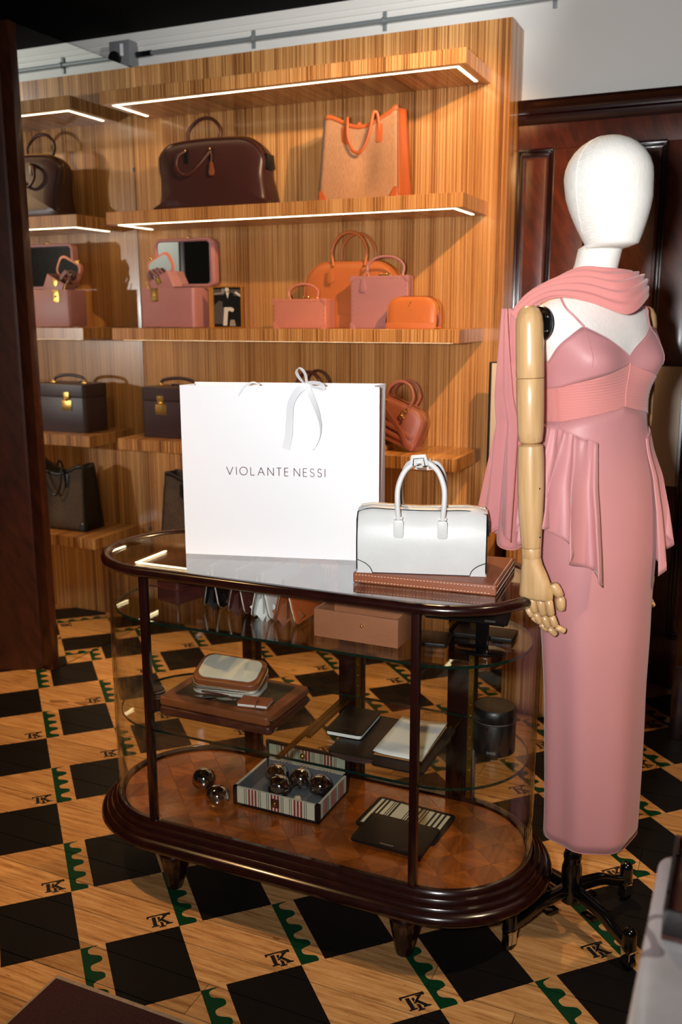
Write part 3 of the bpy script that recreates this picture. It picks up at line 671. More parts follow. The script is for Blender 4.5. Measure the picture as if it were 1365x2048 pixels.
def flatcase(name, label, cat, loc, rz, w, d, h, mat, tilt=0, r=.008, zip_=None):
    t = thing(name, label, cat, loc, rz, None, tilt)
    part('body', slab(rrect(0, w, 0, d, r), 0, h), mat, t, bevel=min(.002, h*.3))
    if zip_: part('zip', tube([(x, y, h*.5) for x, y in rrect(-.0004, w+.0004, -.0004, d+.0004, r)], h*.22, 6, True), zip_, t)
    return t
t = thing('wallet_stand', 'black oval-footed stand under the tilted black wallet', 'display stand', (-.515, 1.905, UZ))
part('foot', slab([(.058*math.cos(2*PI*k/28), .034*math.sin(2*PI*k/28)-.01) for k in range(28)], 0, .006), 'black_gloss', t, bevel=.001)
part('stem', cbox(-.014, .014, .0, .010, .0062, .060), 'black_gloss', t, bevel=.001)
part('prop', cbox(-.05, .05, -.004, .004, .0605, .0645), 'black_gloss', t, bevel=.001)
t = flatcase('travel_wallet', 'flat black leather wallet tilted on the stand under the rim', 'wallet', (-.636, 1.866, UZ+.070), math.radians(4), .185, .075, .007, 'black_leather', math.radians(22), .006)
part('metal_label', cbox(.135, .158, .0005, .006, .0071, .0080), 'silver_print', t, smooth=0)
t = flatcase('travel_wallet', 'flat black leather wallet lying on the right end of the upper shelf', 'wallet', (-.600, 1.962, UZ), math.radians(3), .140, .070, .011, 'black_leather', 0, .006)
t = flatcase('black_pouch', 'slim black leather pouch lying left of the black stand', 'pouch', (-.668, 1.868, UZ), math.radians(8), .082, .085, .010, 'black_leather')

# ---------------------------------------------------------------- middle glass shelf (z = .4452)
MZ = .4453
def folio(lab, z, mat, top, x0, y0, w, d, h, rz, zp):
    t = thing('zip_portfolio', lab, 'portfolio', (x0, y0, z), math.radians(rz), 'stacked leather portfolios')
    part('body', slab(rrect(0, w, 0, d, .012), 0, h), mat, t, bevel=.007, seg=4)
    part('inset', slab(rrect(.030, w-.030, .032, d-.02, .006), h+.0001, h+.0008), top, t, smooth=0)
    part('zip', tube([(x, y, h*.5) for x, y in rrect(-.0006, w+.0006, .02, d+.0006, .012)][:-6], .0042, 6), zp, t)
    part('zip_pull', cbox(w-.004, w+.004, .008, .030, h*.3, h*.62), 'chrome', t, bevel=.001)
folio('dark brown leather zip portfolio under the tan one', MZ, 'brown_leather', 'brown_leather', -1.345, 1.848, .325, .222, .022, 0, 'dark_zip')
folio('saddle brown zip portfolio with an olive inset on the left shelf', MZ+.0225, 'saddle_leather', 'olive_canvas', -1.350, 1.855, .325, .222, .024, -1, 'dark_zip')
t = thing('wash_bag', 'cream canvas wash bag with brown leather edging, half unzipped', 'pouch', (-1.285, 1.905, MZ+.0484), math.radians(9))
ob = rrect(0, .185, 0, .105, .030, 6)
def wz(x, y): return .34*y+.004*math.sin(x*26+1)+.010*math.exp(-((x-.12)/.04)**2)*(1-y/.105)
part('lower_half', rings([[(x, y, 0) for x, y in ob], [(x, y, .012+.22*y) for x, y in ob]]), 'cream_canvas', t, bevel=.003, seg=3)
part('lower_zip', tube([(x, y, .0125+.22*y) for x, y in ob], .0034, 6, True), 'zip_metal', t)
part('upper_half', rings([[(x, y, .018+wz(x, y)) for x, y in ob], [(x, y, .034+wz(x, y)) for x, y in ob]]), 'saddle_leather', t, bevel=.004, seg=3)
ob2 = rrect(.012, .173, .012, .096, .026, 6)
part('canvas_panel', rings([[(x, y, zz+wz(x, y)) for x, y in ob2] for zz in (.0335, .0368)]), 'cream_canvas', t, bevel=.001)
part('upper_zip', tube([(x, y, .0175+wz(x, y)) for x, y in ob], .0034, 6, True), 'zip_metal', t)
t = thing('sunglasses', 'dark sunglasses lying half out of the wash bag', 'sunglasses', (-1.196, 1.898, MZ+.0560), math.radians(8), None, math.radians(74))
def lens(cx): return rings([[(cx+.026*math.cos(a)*(1-.12*math.sin(a)), -.004+yy-.012*z_, z_) for a, z_ in [(2*PI*k/20, .021+.021*math.sin(2*PI*k/20)) for k in range(20)]] for yy in (0, .0025)])
part('lens', lens(-.03), 'black_gloss', t); part('lens', lens(.03), 'black_gloss', t)
part('bridge', tube(spline([(-.006, -.006, .026), (0, -.007, .031), (.006, -.006, .026)], 4), .002, 6), 'brown_leather', t)
part('temple', tube(spline([(-.056, .001, .030), (-.02, .006, .026), (.035, .007, .020)], 4), .002, 6), 'brown_leather', t); part('temple', tube(spline([(.056, .001, .030), (.02, .010, .028), (-.035, .011, .024)], 4), .002, 6), 'brown_leather', t)
t = thing('leather_notebook', 'small brown leather notebook with a tab closure on the portfolio', 'notebook', (-1.128, 1.876, MZ+.0484), math.radians(10))
part('pages', cbox(.002, .078, .001, .048, .0022, .0078), 'page_paper', t, smooth=0)
part('cover', [cbox(0, .080, 0, .05, 0, .002), cbox(0, .080, 0, .05, .008, .010), cbox(0, .080, .0482, .05, .0021, .0079)], 'cognac_leather', t, bevel=.0008)
part('tab', sweep([(.05, .02, .0110), (.05, -.001, .0108), (.05, -.0022, .004)], rect(.012, .0016), (1, 0, 0)), 'cognac_leather', t)
def tin(name, label, x, y, z, r, h, mat, st=False, lab=False):
    t = thing(name, label, 'case', (x, y, z))
    part('body', lathe([(0, 0), (r-.003, 0), (r, .003), (r, h*.70), (r-.001, h*.715), (0, h*.715)], 32), mat, t)
    part('lid', lathe([(0, h*.725), (r, h*.725), (r+.0008, h*.74), (r+.0008, h-.006), (r-.004, h), (0, h)], 32), mat, t)
    part('zip', tube([((r+.0004)*math.cos(2*PI*k/32), (r+.0004)*math.sin(2*PI*k/32), h*.72) for k in range(32)], .0022, 6, True), 'dark_zip', t)
    part('zip_pull', [cbox(-.005-.004, -.005+.004, -r-.003, -r-.0008, h*.56, h*.70)], 'chrome', t, bevel=.0008)
    if st: part('stitching', [tube([((r+.0006)*math.cos(2*PI*k/64+q), (r+.0006)*math.sin(2*PI*k/64+q), zz) for q in (0, .05)], .0006, 4) for zz in (h*.06, h*.66, h*.8, h*.95) for k in range(64)], 'thread', t)['kind'] = 'stuff'
    if lab: part('metal_label', cbox(-.004, .018, -r-.0012, -r+.0010, .010, .015), 'silver_print', t, smooth=0)
tin('round_zip_case', 'large round black zip case on the right of the middle shelf', -.505, 2.005, MZ, .050, .112, 'black_leather', False, True)
tin('round_zip_case', 'small round black zip case with white stitching at the left post', -1.372, 1.872, MZ, .027, .058, 'black_leather', True)
t = thing('document_folder', 'open black leather document folder lying under the writing pad', 'folder', (-.860, 1.802, MZ), math.radians(0))
part('left_cover', slab(rrect(0, .115, .03, .262, .012), 0, .004), 'black_leather', t, bevel=.001)
part('right_cover', slab(rrect(.118, .245, .01, .265, .012), 0, .004), 'black_leather', t, bevel=.001)
part('spine', cbox(.1152, .1178, .035, .255, 0, .003), 'black_leather', t, smooth=0)
part('front_flap', slab([(.012+.115*.5+.058*math.cos(a), .03+.022*math.sin(a)) for a in [PI+PI*k/16 for k in range(17)]], 0, .003), 'plum_leather', t, bevel=.0008)
part('pen_loop', tube([(.249, .15, .006), (.249, .20, .006)], .004, 8), 'black_leather', t)
t = thing('writing_pad', 'white writing pad with curled corners on the open folder', 'notepad', (-.752, 1.856, MZ+.0043), math.radians(1))
part('pages', surf(lambda u, v: (u*.118, v*.205, .006+.006*(u**4)*(v**2)+.004*((1-u)**6)+.003*math.sin(v*3)*u), 8, 10), 'page_paper', t, smooth=60, solid=.003)
part('backing', cbox(.001, .117, .001, .204, 0, .002), 'block_wood', t, smooth=0)
t = thing('black_notebook', 'black leather notebook with white pages at the folder corner', 'notebook', (-.900, 1.906, MZ+.0043), math.radians(2))
part('pages', slab(rrect(.003, .093, .001, .147, .008), .002, .010), 'page_paper', t, smooth=0)
part('cover', slab(rrect(0, .095, 0, .15, .010), .0102, .013), 'black_leather', t, bevel=.0009); part('back_cover', slab(rrect(0, .095, 0, .15, .010), 0, .0018), 'black_leather', t, smooth=0)
part('embossed_name', cbox(.034, .062, .022, .025, .0131, .0134), 'brown_leather', t, smooth=0)

# ---------------------------------------------------------------- vitrine floor (z = .2003)
FZ = .2006
def boule(label, x, y, z, r=.031):
    t = thing('boule', label, 'metal ball', (x, y, z+r), random.uniform(0, 3), 'chrome boules', random.uniform(-.6, .6))
    part('ball', lathe([(r*math.sin(PI*i/20), -r*math.cos(PI*i/20)) for i in range(21)], 32), 'chrome', t)
    part('groove', [tube([((r+.0001)*math.cos(.12*k_)*math.cos(2*PI*k/40), (r+.0001)*math.cos(.12*k_)*math.sin(2*PI*k/40), (r+.0001)*math.sin(.12*k_)) for k in range(40)], .0004, 4, True) for k_ in (-1, 0, 1)], 'dark_steel', t)
boule('polished chrome boule at the far left of the vitrine floor', -1.278, 1.945, FZ)
boule('polished chrome boule touching the striped box corner', -1.196, 1.880, FZ)
sb = thing('striped_case', 'cream and red striped game case with an open lid in the vitrine', 'game case', (-1.166, 1.912, FZ), math.radians(-.5))
sw, sd, sh = .246, .178, .052
def stripes(parent, x0, x1, z0, z1, y, nrm, horizontal=True):
    n = 0; L = x1-x0; pat = []
    for c in (.22, .5, .78):
        for q, w_, m in ((-.10, .006, 'green_stripe'), (-.078, .006, 'green_stripe'), (-.040, .020, 'red_stripe'), (0, .020, 'red_stripe'), (.040, .020, 'red_stripe'), (.078, .006, 'green_stripe'), (.10, .006, 'green_stripe')): pat.append((c+q, w_, m))
    for mm in ('red_stripe', 'green_stripe'):
        g = G()
        for c, w_, m in pat:
            if m != mm: continue
            a, b = x0+(c-w_/2)*L, x0+(c+w_/2)*L
            g.add(cbox(a, b, y-.0005, y, z0, z1) if nrm == 'y' else cbox(y, y+.0005, a, b, z0, z1))
        g.obj('stripe', mm, parent, smooth=0)['kind'] = 'stuff'
fw_ = part('front_wall', cbox(0, sw, 0, .006, .004, sh), 'cream_stripe', sb, smooth=0); stripes(fw_, .004, sw-.006, .007, sh, 0, 'y')
bw_ = part('back_wall', cbox(0, sw, sd-.006, sd, .004, sh), 'cream_stripe', sb, smooth=0); stripes(bw_, .004, sw-.006, .007, sh, sd-.006, 'y')
part('side_wall', cbox(0, .006, .0061, sd-.0061, .004, sh), 'cream_stripe', sb, smooth=0)
rw_ = part('side_wall', cbox(sw-.006, sw, .0061, sd-.0061, .004, sh), 'cream_stripe', sb, smooth=0); stripes(rw_, .008, sd-.008, .007, sh, sw, 'x')
part('lining', [cbox(.0062, sw-.0062, .0062, sd-.0062, .004, .008)]+[cbox(.0062, .0075, .0062, sd-.0062, .008, sh-.002), cbox(sw-.0075, sw-.0062, .0062, sd-.0062, .008, sh-.002), cbox(.0076, sw-.0076, sd-.0075, sd-.0062, .008, sh-.002)], 'grey_suede', sb, smooth=0)
part('base_trim', [cbox(-.0015, sw+.0015, -.0015, sd+.0015, 0, .0075)]+[cbox(x-.006, x+.006, y-.006, y+.006, 0, sh) for x, y in ((.0045, .0045), (sw-.0045, .0045), (.0045, sd-.0045), (sw-.0045, sd-.0045))], 'black_leather', sb, bevel=.001)
part('trim_tack', [ball(.0011, (.008+k*(sw-.016)/22, -.0018, .004), 5, 3) for k in range(23)]+[ball(.0011, (sw+.0018, .008+k*(sd-.016)/16, .004), 5, 3) for k in range(17)], 'chrome', sb)['kind'] = 'stuff'
lk = part('lock_plate', cbox(sw/2-.012, sw/2+.012, -.0025, -.0005, .018, .042), 'brown_leather', sb, bevel=.0006)
part('lock', [ball(.0035, (sw/2, -.0035, .031), 8, 5), cbox(sw/2-.006, sw/2+.006, -.0045, -.0025, .024, .027)], 'gold', lk)
ld = part('lid', [cbox(.0, sw, sd+.0005, sd+.0065, .052, .100)], 'cream_stripe', sb, smooth=0); stripes(ld, .004, sw-.006, .056, .094, sd+.0005, 'y')
part('lid_trim', [cbox(-.002, sw+.002, sd-.001, sd+.008, .094, .102), cbox(-.002, .008, sd-.0006, sd+.0075, .050, .0939), cbox(sw-.008, sw+.002, sd-.0006, sd+.0075, .050, .0939)], 'black_leather', ld, bevel=.001)
part('lid_tack', [ball(.0012, (.008+k*(sw-.016)/15, sd-.0015, .098), 5, 3) for k in range(16)], 'chrome', ld)['kind'] = 'stuff'
part('lid_catch', [ball(.009, (sw/2-.01, sd-.003, .078), 12, 6)], 'gold', ld)
BZ = FZ+.0083
for lab, x, y in (('chrome boule at the back left inside the striped case', -1.102, 2.030), ('chrome boule at the front inside the striped case', -1.066, 1.978), ('chrome boule at the back middle inside the striped case', -1.032, 2.036), ('chrome boule at the right end inside the striped case', -.968, 2.022)): boule(lab, x, y, BZ)
t = thing('wooden_jack', 'small pale wooden ball among the boules in the striped case', 'wooden ball', (-1.008, 1.968, BZ+.011))
part('ball', lathe([(.011*math.sin(PI*i/14), -.011*math.cos(PI*i/14)) for i in range(15)], 20), 'jack_wood', t)
part('mark', lathe([(0, .0108), (.002, .0109), (.002, .0111), (0, .0112)], 8), 'brown_leather', t)
def stripedflat(lab, x, y, rz, w, d, z, h, rows):
    t = thing('striped_pouch', lab, 'pouch', (x, y, z), math.radians(rz))
    part('body', slab(rrect(0, w, 0, d, .012), 0, h), 'black_leather', t, bevel=.0015)
    part('striped_band', cbox(.012, w-.012, *rows, h+.0001, h+.0007), 'cream_stripe', t, smooth=0)
    g = G()
    for c, w_ in ((.06, .03), (.12, .03), (.20, .012), (.23, .012), (.27, .03), (.46, .012), (.49, .012), (.53, .03), (.60, .03), (.66, .012), (.70, .012), (.80, .03), (.87, .03), (.94, .03)):
        a = .012+(w-.024)*(c-w_/2); g.add(cbox(a, a+(w-.024)*w_, rows[0], rows[1], h+.0008, h+.0012))
    g.obj('stripe', 'black_edge', t, smooth=0)['kind'] = 'stuff'
    return t
stripedflat('black flat pouch with a cream barcode-striped top on the vitrine floor', -.838, 1.945, -4, .215, .150, FZ, .007, (.012, .138))
t = flatcase('black_sleeve', 'plain black leather sleeve lying over the striped pouch', 'sleeve', (-.815, 1.862, FZ+.0086), math.radians(-2), .185, .135, .007, 'black_leather', 0, .010)
part('metal_label', cbox(.075, .110, .010, .014, .0071, .0075), 'silver_print', t, smooth=0)
# ---------------------------------------------------------------- bags and cases on the wall shelves
def arch(x0, x1, z0, zt, y, lean=0, n=6, bow=0):
    xm = (x0+x1)/2; h = zt-z0
    return spline([(x0, y, z0), (x0-bow, y+lean*.4, z0+h*.5), (x0+(xm-x0)*.35, y+lean*.8, z0+h*.88), (xm, y+lean, zt), (x1-(x1-xm)*.35, y+lean*.8, z0+h*.88), (x1+bow, y+lean*.4, z0+h*.5), (x1, y, z0)], n)
def smooth_out(out, n=3): return [(p.x, p.z) for p in spline([(x, 0, z) for x, z in out], n, True)]
def hang_tag(name, mat, parent, x, y, z, s=1.0):
    part(name, [prism([(x-.005*s, z), (x+.005*s, z), (x+.008*s, z-.016*s), (x+.012*s, z-.034*s), (x+.008*s, z-.044*s), (x-.008*s, z-.044*s), (x-.012*s, z-.034*s), (x-.008*s, z-.016*s)], y-.003, y)], mat, parent, bevel=.001)
S2Z, S3Z, S4Z, S5Z = 1.8664, 1.3989, .9314, .4654
# dark holdall
t = thing('leather_holdall', 'dark brown leather holdall with rolled handles on the shelf', 'holdall', (-2.085, 3.43, S2Z))
out = smooth_out([(-.250, 0), (-.252, .02), (-.242, .05), (-.243, .12), (-.256, .19), (-.250, .225), (-.216, .258), (-.170, .272), (-.06, .278), (.065, .276), (.145, .270), (.192, .252), (.226, .218), (.240, .18), (.236, .125), (.250, .06), (.256, .02), (.252, 0)])
part('body', pillow(out, 0, lambda z: .150-.26*max(0, z), puff=.006), 'bitter_leather', t, smooth=60)
part('side_gusset', [prism([(.228, .205), (.246, .205), (.252, .15), (.240, .145), (.226, .15)], -.03, .03)], 'black_leather', t, bevel=.004)
part('zip', tube([(x*1.001, -.018, z+.002) for x, z in out if z > .14], .003, 6), 'brass', t)
part('piping', tube([(x*.985, -.045, z*.985) for x, z in out if z > .12], .0022, 6), 'brown_leather', t)
part('handle', tube(arch(-.150, -.018, .265, .375, .035, .02, 6, .012), .0068, 10), 'brown_leather', t)
part('handle', tube(spline([(-.108, -.058, .232), (-.136, -.074, .212), (-.143, -.080, .172), (-.115, -.082, .140), (-.075, -.082, .142), (-.030, -.078, .178), (.008, -.060, .225)], 6), .0064, 10), 'brown_leather', t)
for x in (-.108, .008):
    part('handle_tab', prism(rrect(x-.008, x+.008, .185, .238, .006), -.062, -.050), 'black_leather', t, bevel=.002); part('ring', [ball(.0045, (x, -.066, .232), 8, 5)], 'gold', t)
part('tag_cord', tube(spline([(.010, -.062, .226), (.016, -.070, .20), (.018, -.076, .178)], 4), .0016, 6), 'saddle_leather', t); hang_tag('luggage_tag', 'saddle_leather', t, .019, -.074, .180, 1.15)
# totes
def tote(label, x, z, y, mat, trim, w=.325, h=.31, d=.13, dip=.045):
    t = thing('canvas_tote', label, 'tote bag', (x, y, z)); n = 14
    def topz(u): return h-dip*math.sin(PI*min(1, max(0, (u-.08)/.84)))**1.3+.012*(u > .9)
    def hw(v): return w*.5*(1.0-.10*v)
    def face(sy, off):
        def f(u, v):
            X = (2*u-1)*hw(v); Z = v*topz(u); fold = -.022*math.exp(-((X-.02)/.05)**2)*math.sin(PI*min(1, v*1.15))
            Y = sy*(d*.5*(1-.42*v))+(-sy)*abs(fold)*(1 if sy < 0 else .3)+sy*off
            return (X, Y, Z)
        return f
    part('front_panel', surf(face(-1, 0), 20, 18), mat, t, smooth=80, solid=.003); part('back_panel', surf(face(1, 0), 20, 18), mat, t, smooth=80, solid=.003)
    part('top_trim', surf(lambda u, v: face(-1, .0022)(u, .945+.055*v), 20, 2), trim, t, smooth=80, solid=.002)
    for s in (-1, 1):
        part('gusset', surf(lambda u, v: (s*(hw(v)+.001-.014*math.sin(PI*u)*v), (2*u-1)*(d*.5*(1-.42*v)), v*topz(0 if s < 0 else 1)), 6, 12), trim, t, smooth=80, solid=.003)
        part('corner_patch', surf(lambda u, v: face(-1, .0024)(.5+s*(.5-.13*u*(1-v*.6)), .005+.13*v), 5, 5), trim, t, smooth=80, solid=.0015)
        part('piping', tube([tuple(Vector(face(-1, .002)(.5+s*.5, k/14))) for k in range(15)], .0018, 5), 'black_edge', t)
    part('bottom', cbox(-w/2+.004, w/2-.004, -d/2+.003, d/2-.003, 0, .003), trim, t, smooth=0)
    z1 = h-dip*.62
    for sy in (-1, 1):
        yy = sy*(d*.5*.60+.004)
        P = spline([(-.058, yy, z1-.06), (-.050, yy+sy*.004, z1+.006), (-.044, yy+sy*.018, z1-.008), (-.042, yy+sy*.022, z1-.06), (-.022, yy+sy*.022, z1-.108), (.008, yy+sy*.022, z1-.116), (.036, yy+sy*.022, z1-.078), (.052, yy+sy*.020, z1-.02), (.058, yy+sy*.012, z1+.018), (.070, yy+sy*.004, z1+.012), (.076, yy, z1-.05)], 5)
        part('handle', sweep(P, circ(.0062, 8, .7), (0, 1, 0)), trim, t, smooth=60)
        for xx in (-.062, .078): part('handle_tab', prism(rrect(xx-.013, xx+.013, z1-.085, z1-.02, .006), yy-.002+sy*.002, yy+.002+sy*.002), trim, t, bevel=.001)
    return t
tote('tan canvas tote with orange leather trim on the upper shelf', -1.432, S2Z, 3.425, 'tan_canvas', 'tan_leather', .325, .318, .15)
tote('dark grey canvas tote with black leather trim on the lowest shelf', -2.215, S5Z, 3.425, 'dark_canvas', 'black_leather', .34, .31, .14)
# open pink vanity case
def hollow(w, d, h, th, r=.016):
    R = [[(x, y, 0) for x, y in rrect(0, w, 0, d, r)], [(x, y, h) for x, y in rrect(0, w, 0, d, r)], [(x, y, h) for x, y in rrect(th, w-th, th, d-th, r*.7)], [(x, y, th) for x, y in rrect(th, w-th, th, d-th, r*.7)]]
    return rings(R)
t = thing('vanity_case', 'large open pink leather vanity case with a mirrored lid', 'vanity case', (-2.412, 3.315, S3Z+.004))
part('body', hollow(.268, .118, .158, .006), 'pink_leather', t, bevel=.0012)
l = part('lid', rings([[(x, y, z) for x, z in rrect(.035, .322, .166, .356, .022)] for y in (.080, .116)]), 'pink_leather', t, bevel=.004, seg=3)
part('lid_mirror', prism(rrect(.048, .300, .176, .346, .014), .0775, .0795), 'mirror', l, smooth=0)
part('lid_rim', [tube([(x, .078, z) for x, z in rrect(.037, .312, .168, .354, .022)], .006, 6, True)], 'pink_leather', l)
part('clasp', [ball(.009, (.188, .098, .362), 10, 6), cbox(.165, .212, .090, .106, .355, .3605)], 'gold', l, bevel=.001)
lk = part('lock_plate', cbox(.058, .094, -.002, -.0002, .104, .158), 'gold', t, bevel=.0006); part('lock', [ball(.005, (.076, -.004, .13), 8, 5), cbox(.064, .088, -.0035, -.0021, .112, .116)], 'gold', lk)
for x, y in ((.02, .02), (.248, .02), (.02, .098), (.248, .098)): part('foot', tube([(x, y, -.004), (x, y, 0)], .005, 8), 'gold', t)
# the small case tilted inside it
t = thing('small_vanity_case', 'small pink vanity case tilted inside the larger open case', 'vanity case', (-2.300, 3.330, S3Z+.142), 0, None, 0, math.radians(-26))
part('body', hollow(.112, .080, .072, .005, .010), 'pink_leather', t, bevel=.001, loc=(-.052, 0, 0))
l = part('lid', rings([[(x-.052, y, z) for x, z in rrect(-.012, .118, .074, .168, .030)] for y in (.058, .078)]), 'coral_leather', t, bevel=.003)
part('lid_mirror', prism([(x-.052, z) for x, z in rrect(.0, .106, .084, .158, .022)], .0560, .0575), 'mirror', l, smooth=0)
part('clasp', [ball(.008, (-.03, .066, .172), 8, 5), cbox(-.040, -.020, .060, .074, .167, .1705)], 'gold', l)
lk = part('lock_plate', cbox(-.012, .014, -.002, -.0002, .042, .070), 'gold', t, bevel=.0005)
part('coiled_strap', [tube(spline([(-.045+k*.012, .02+.01*k, .07), (-.05+k*.012, .02+.01*k, .098), (-.028+k*.012, .02+.01*k, .115), (-.008+k*.012, .02+.01*k, .07)], 5), .006, 8) for k in range(3)], 'mauve_leather', t)
part('chain', [ball(.004, (-.058-.001*k, -.004, .074-.010*k), 6, 4) for k in range(5)], 'gold', t)
# framed photograph (flat print of a standing figure in a dark jumper and pale trousers)
t = thing('photo_frame', 'gilt framed black and white photograph of a standing figure', 'photo frame', (-2.070, 3.338, S3Z), math.radians(2))
fw, fh = .134, .166
part('frame', [cbox(0, .005, 0, .008, 0, fh), cbox(fw-.005, fw, 0, .008, 0, fh), cbox(.0051, fw-.0051, 0, .008, 0, .005), cbox(.0051, fw-.0051, 0, .008, fh-.005, fh)], 'gilt_frame', t, bevel=.001)
pr = part('print', cbox(.005, fw-.005, .003, .006, .005, fh-.005), 'photo_black', t, smooth=0)
def flatp(n, poly, m, k): part(n, prism([(x*fw, z*fh) for x, z in poly], .0030-.0003*k, .0031-.0003*(k-1)), m, pr, smooth=0)
flatp('car', [(.05, .1), (.38, .1), (.40, .62), (.22, .66), (.05, .55)], 'photo_grey', 1); flatp('road', [(.05, .80), (.95, .76), (.95, .92), (.05, .93)], 'photo_grey', 1)
flatp('rail', [(.05, .80), (.42, .83), (.42, .86), (.05, .84)], 'photo_mid', 2); flatp('rail', [(.75, .84), (.95, .74), (.95, .80), (.80, .88)], 'photo_light', 2)
flatp('trousers', [(.34, .06), (.48, .06), (.52, .40), (.60, .42), (.66, .52), (.40, .54)], 'photo_light', 3)
flatp('jumper', [(.34, .50), (.70, .50), (.80, .56), (.72, .82), (.60, .86), (.44, .86), (.36, .76)], 'photo_black', 4); flatp('collar', [(.46, .86), (.58, .86), (.52, .70)], 'photo_light', 5)
flatp('head', [(.50+.075*math.cos(a), .92+.05*math.sin(a)) for a in [2*PI*k/14 for k in range(14)]], 'photo_light', 5); flatp('hand', [(.36+.05*math.cos(a), .90+.05*math.sin(a)) for a in [2*PI*k/10 for k in range(10)]], 'photo_mid', 5)
flatp('hand', [(.66+.07*math.cos(a), .44+.05*math.sin(a)) for a in [2*PI*k/10 for k in range(10)]], 'photo_light', 5); flatp('bag', [(.56, .05), (.78, .05), (.74, .20), (.60, .20)], 'photo_mid', 5)
part('strut', rings([[(fw*.4, .009, fh*.6), (fw*.6, .009, fh*.6), (fw*.6, .011, fh*.6), (fw*.4, .011, fh*.6)], [(fw*.4, .05, 0), (fw*.6, .05, 0), (fw*.6, .052, 0), (fw*.4, .052, 0)]]), 'black_matte', t)
# studded trunks
def trunk(name, label, x, y, w, d, h, mat, hx0, hx1, ht, tagx=None):
    t = thing(name, label, 'trunk case', (x, y, S3Z))
    part('body', cbox(0, w, 0, d, 0, h), mat, t, bevel=.004, seg=3)
    part('seam', [tube([(w+.0004, d*q, .006), (w+.0004, d*q, h-.006)], .0009, 5) for q in (.42, .58)], 'brown_leather', t)
    g = G(); st = []
    for k in range(int(w/.014)): st += [(.010+k*.014, -.0003, .009), (.010+k*.014, -.0003, h-.010)]
    for k in range(int(h/.018)): st += [(.008, -.0003, .014+k*.018), (w-.009, -.0003, .014+k*.018)]
    for p in st: g.add(ball(.0019, p, 6, 4))
    g.obj('stud', 'gold', t)['kind'] = 'stuff'
    for cx, cz in ((0, 0), (w, 0), (0, h), (w, h)):
        s, q = (1 if cx == 0 else -1), (1 if cz == 0 else -1)
        part('corner', [prism([(cx-s*.0012, cz-q*.0012), (cx+s*.024, cz-q*.0012), (cx+s*.018, cz+q*.012), (cx+s*.008, cz+q*.018), (cx-s*.0012, cz+q*.024)], -.0016, .014)], mat, t, bevel=.0008)
    part('handle', tube(arch(hx0, hx1, h+.002, ht, d*.5, 0, 6, .004), .0046, 8), mat, t)
    part('handle_base', [ball(.006, (hx0, d*.5, h+.002), 8, 5), ball(.006, (hx1, d*.5, h+.002), 8, 5)], 'gold', t)
    part('latch', [cbox(w*.46, w*.66, d*.3, d*.7, h, h+.006), ball(.004, (w*.5, d*.4, h+.007), 8, 5), ball(.004, (w*.6, d*.4, h+.007), 8, 5)], 'gold', t, bevel=.0008)
    if tagx: part('tag_cord', tube(spline([(hx0+.008, d*.5-.006, h+.03), (hx0, -.004, h+.004), (tagx, -.006, h-.012)], 4), .002, 6), mat, t); hang_tag('key_tag', mat, t, tagx, -.004, h-.006, 1.2)
trunk('studded_case', 'small coral leather trunk with gold studs and a handle', -1.785, 3.33, .229, .090, .113, 'coral_leather', .052, .172, .170)
trunk('studded_case', 'taller dusty pink leather trunk with gold studs and a key tag', -1.467, 3.366, .234, .060, .196, 'pink_leather', .062, .202, .268, .055)
# dome bags
def dome(name, label, loc, w, h, d, mat, handles=True, ry=0, hh=.115, tagm=None, tab=True, hw=.135):
    t = thing(name, label, 'handbag', loc, 0, None, 0, ry); b = w/2
    out = smooth_out([(-b*.96, 0), (-b, .01), (-b*1.01, h*.35), (-b*.99, h*.68), (-b*.90, h*.84), (-b*.72, h*.96), (-b*.5, h), (0, h*1.0), (b*.5, h), (b*.72, h*.96), (b*.90, h*.84), (b*.99, h*.68), (b*1.01, h*.35), (b, .01), (b*.96, 0), (0, -.0)], 3)
    part('body', pillow(out, 0, lambda z: d*(1-.35*max(0, z)/h), puff=.004), mat, t, smooth=60)
    part('base_band', prism(rrect(-b*1.005, b*1.005, .0, h*.20, .006), -d*.5-.0055, -d*.5-.0040), mat, t, bevel=.0006)
    for s in (-1, 1): part('piping', tube([(x*.992, s*d*.5*(1-.35*z/h)*.86, z*.992) for x, z in out if z > .012], .0022, 6), mat, t)
    part('zip', tube([(x*1.003, 0, z*1.003) for x, z in out if z > h*.45], .0030, 6), 'brass', t)
    if handles:
        for s in (-1, 1):
            yy = s*d*.38
            part('handle', tube(arch(-hw/2, hw/2, h*.93, h+hh, yy, s*-.006, 6, .006), .0062, 10), mat, t)
            if s < 0:
                for x in (-hw/2, hw/2):
                    part('ring', [tube([(x+.008*math.cos(q), yy-.006, h*.90+.008*math.sin(q)) for q in [2*PI*k/14 for k in range(14)]], .0022, 6, True)], 'gold', t)
                    if tab: part('handle_tab', prism(rrect(x-.010, x+.010, h*.70, h*.90, .005), -d*.5*.78-.010, -d*.5*.78-.004), mat, t, bevel=.001)
        if tagm: hang_tag('key_tag', tagm, t, -hw/2-.002, -d*.5-.006, h*.90, 1.3)
    return t
dome('dome_bag', 'glossy orange leather dome handbag behind the small trunks', (-1.512, 3.503, S3Z+.0005), .396, .257, .128, 'orange_leather', True, 0, .110, 'orange_leather')
dome('dome_bag', 'dark brown leather bag with handles showing above the paper bag', (-1.665, 3.44, S4Z+.0005), .30, .20, .13, 'brown_leather', True, 0, .095, None, True, .10)
t = dome('small_pouch', 'small tan leather dome pouch at the right end of the shelf', (-1.190, 3.320, S3Z+.0005), .190, .115, .075, 'orange_leather', False)
t['category'] = 'pouch'; part('emblem', cbox(-.002, .002, -.0425, -.0400, .090, .096), 'gold', t, smooth=0)
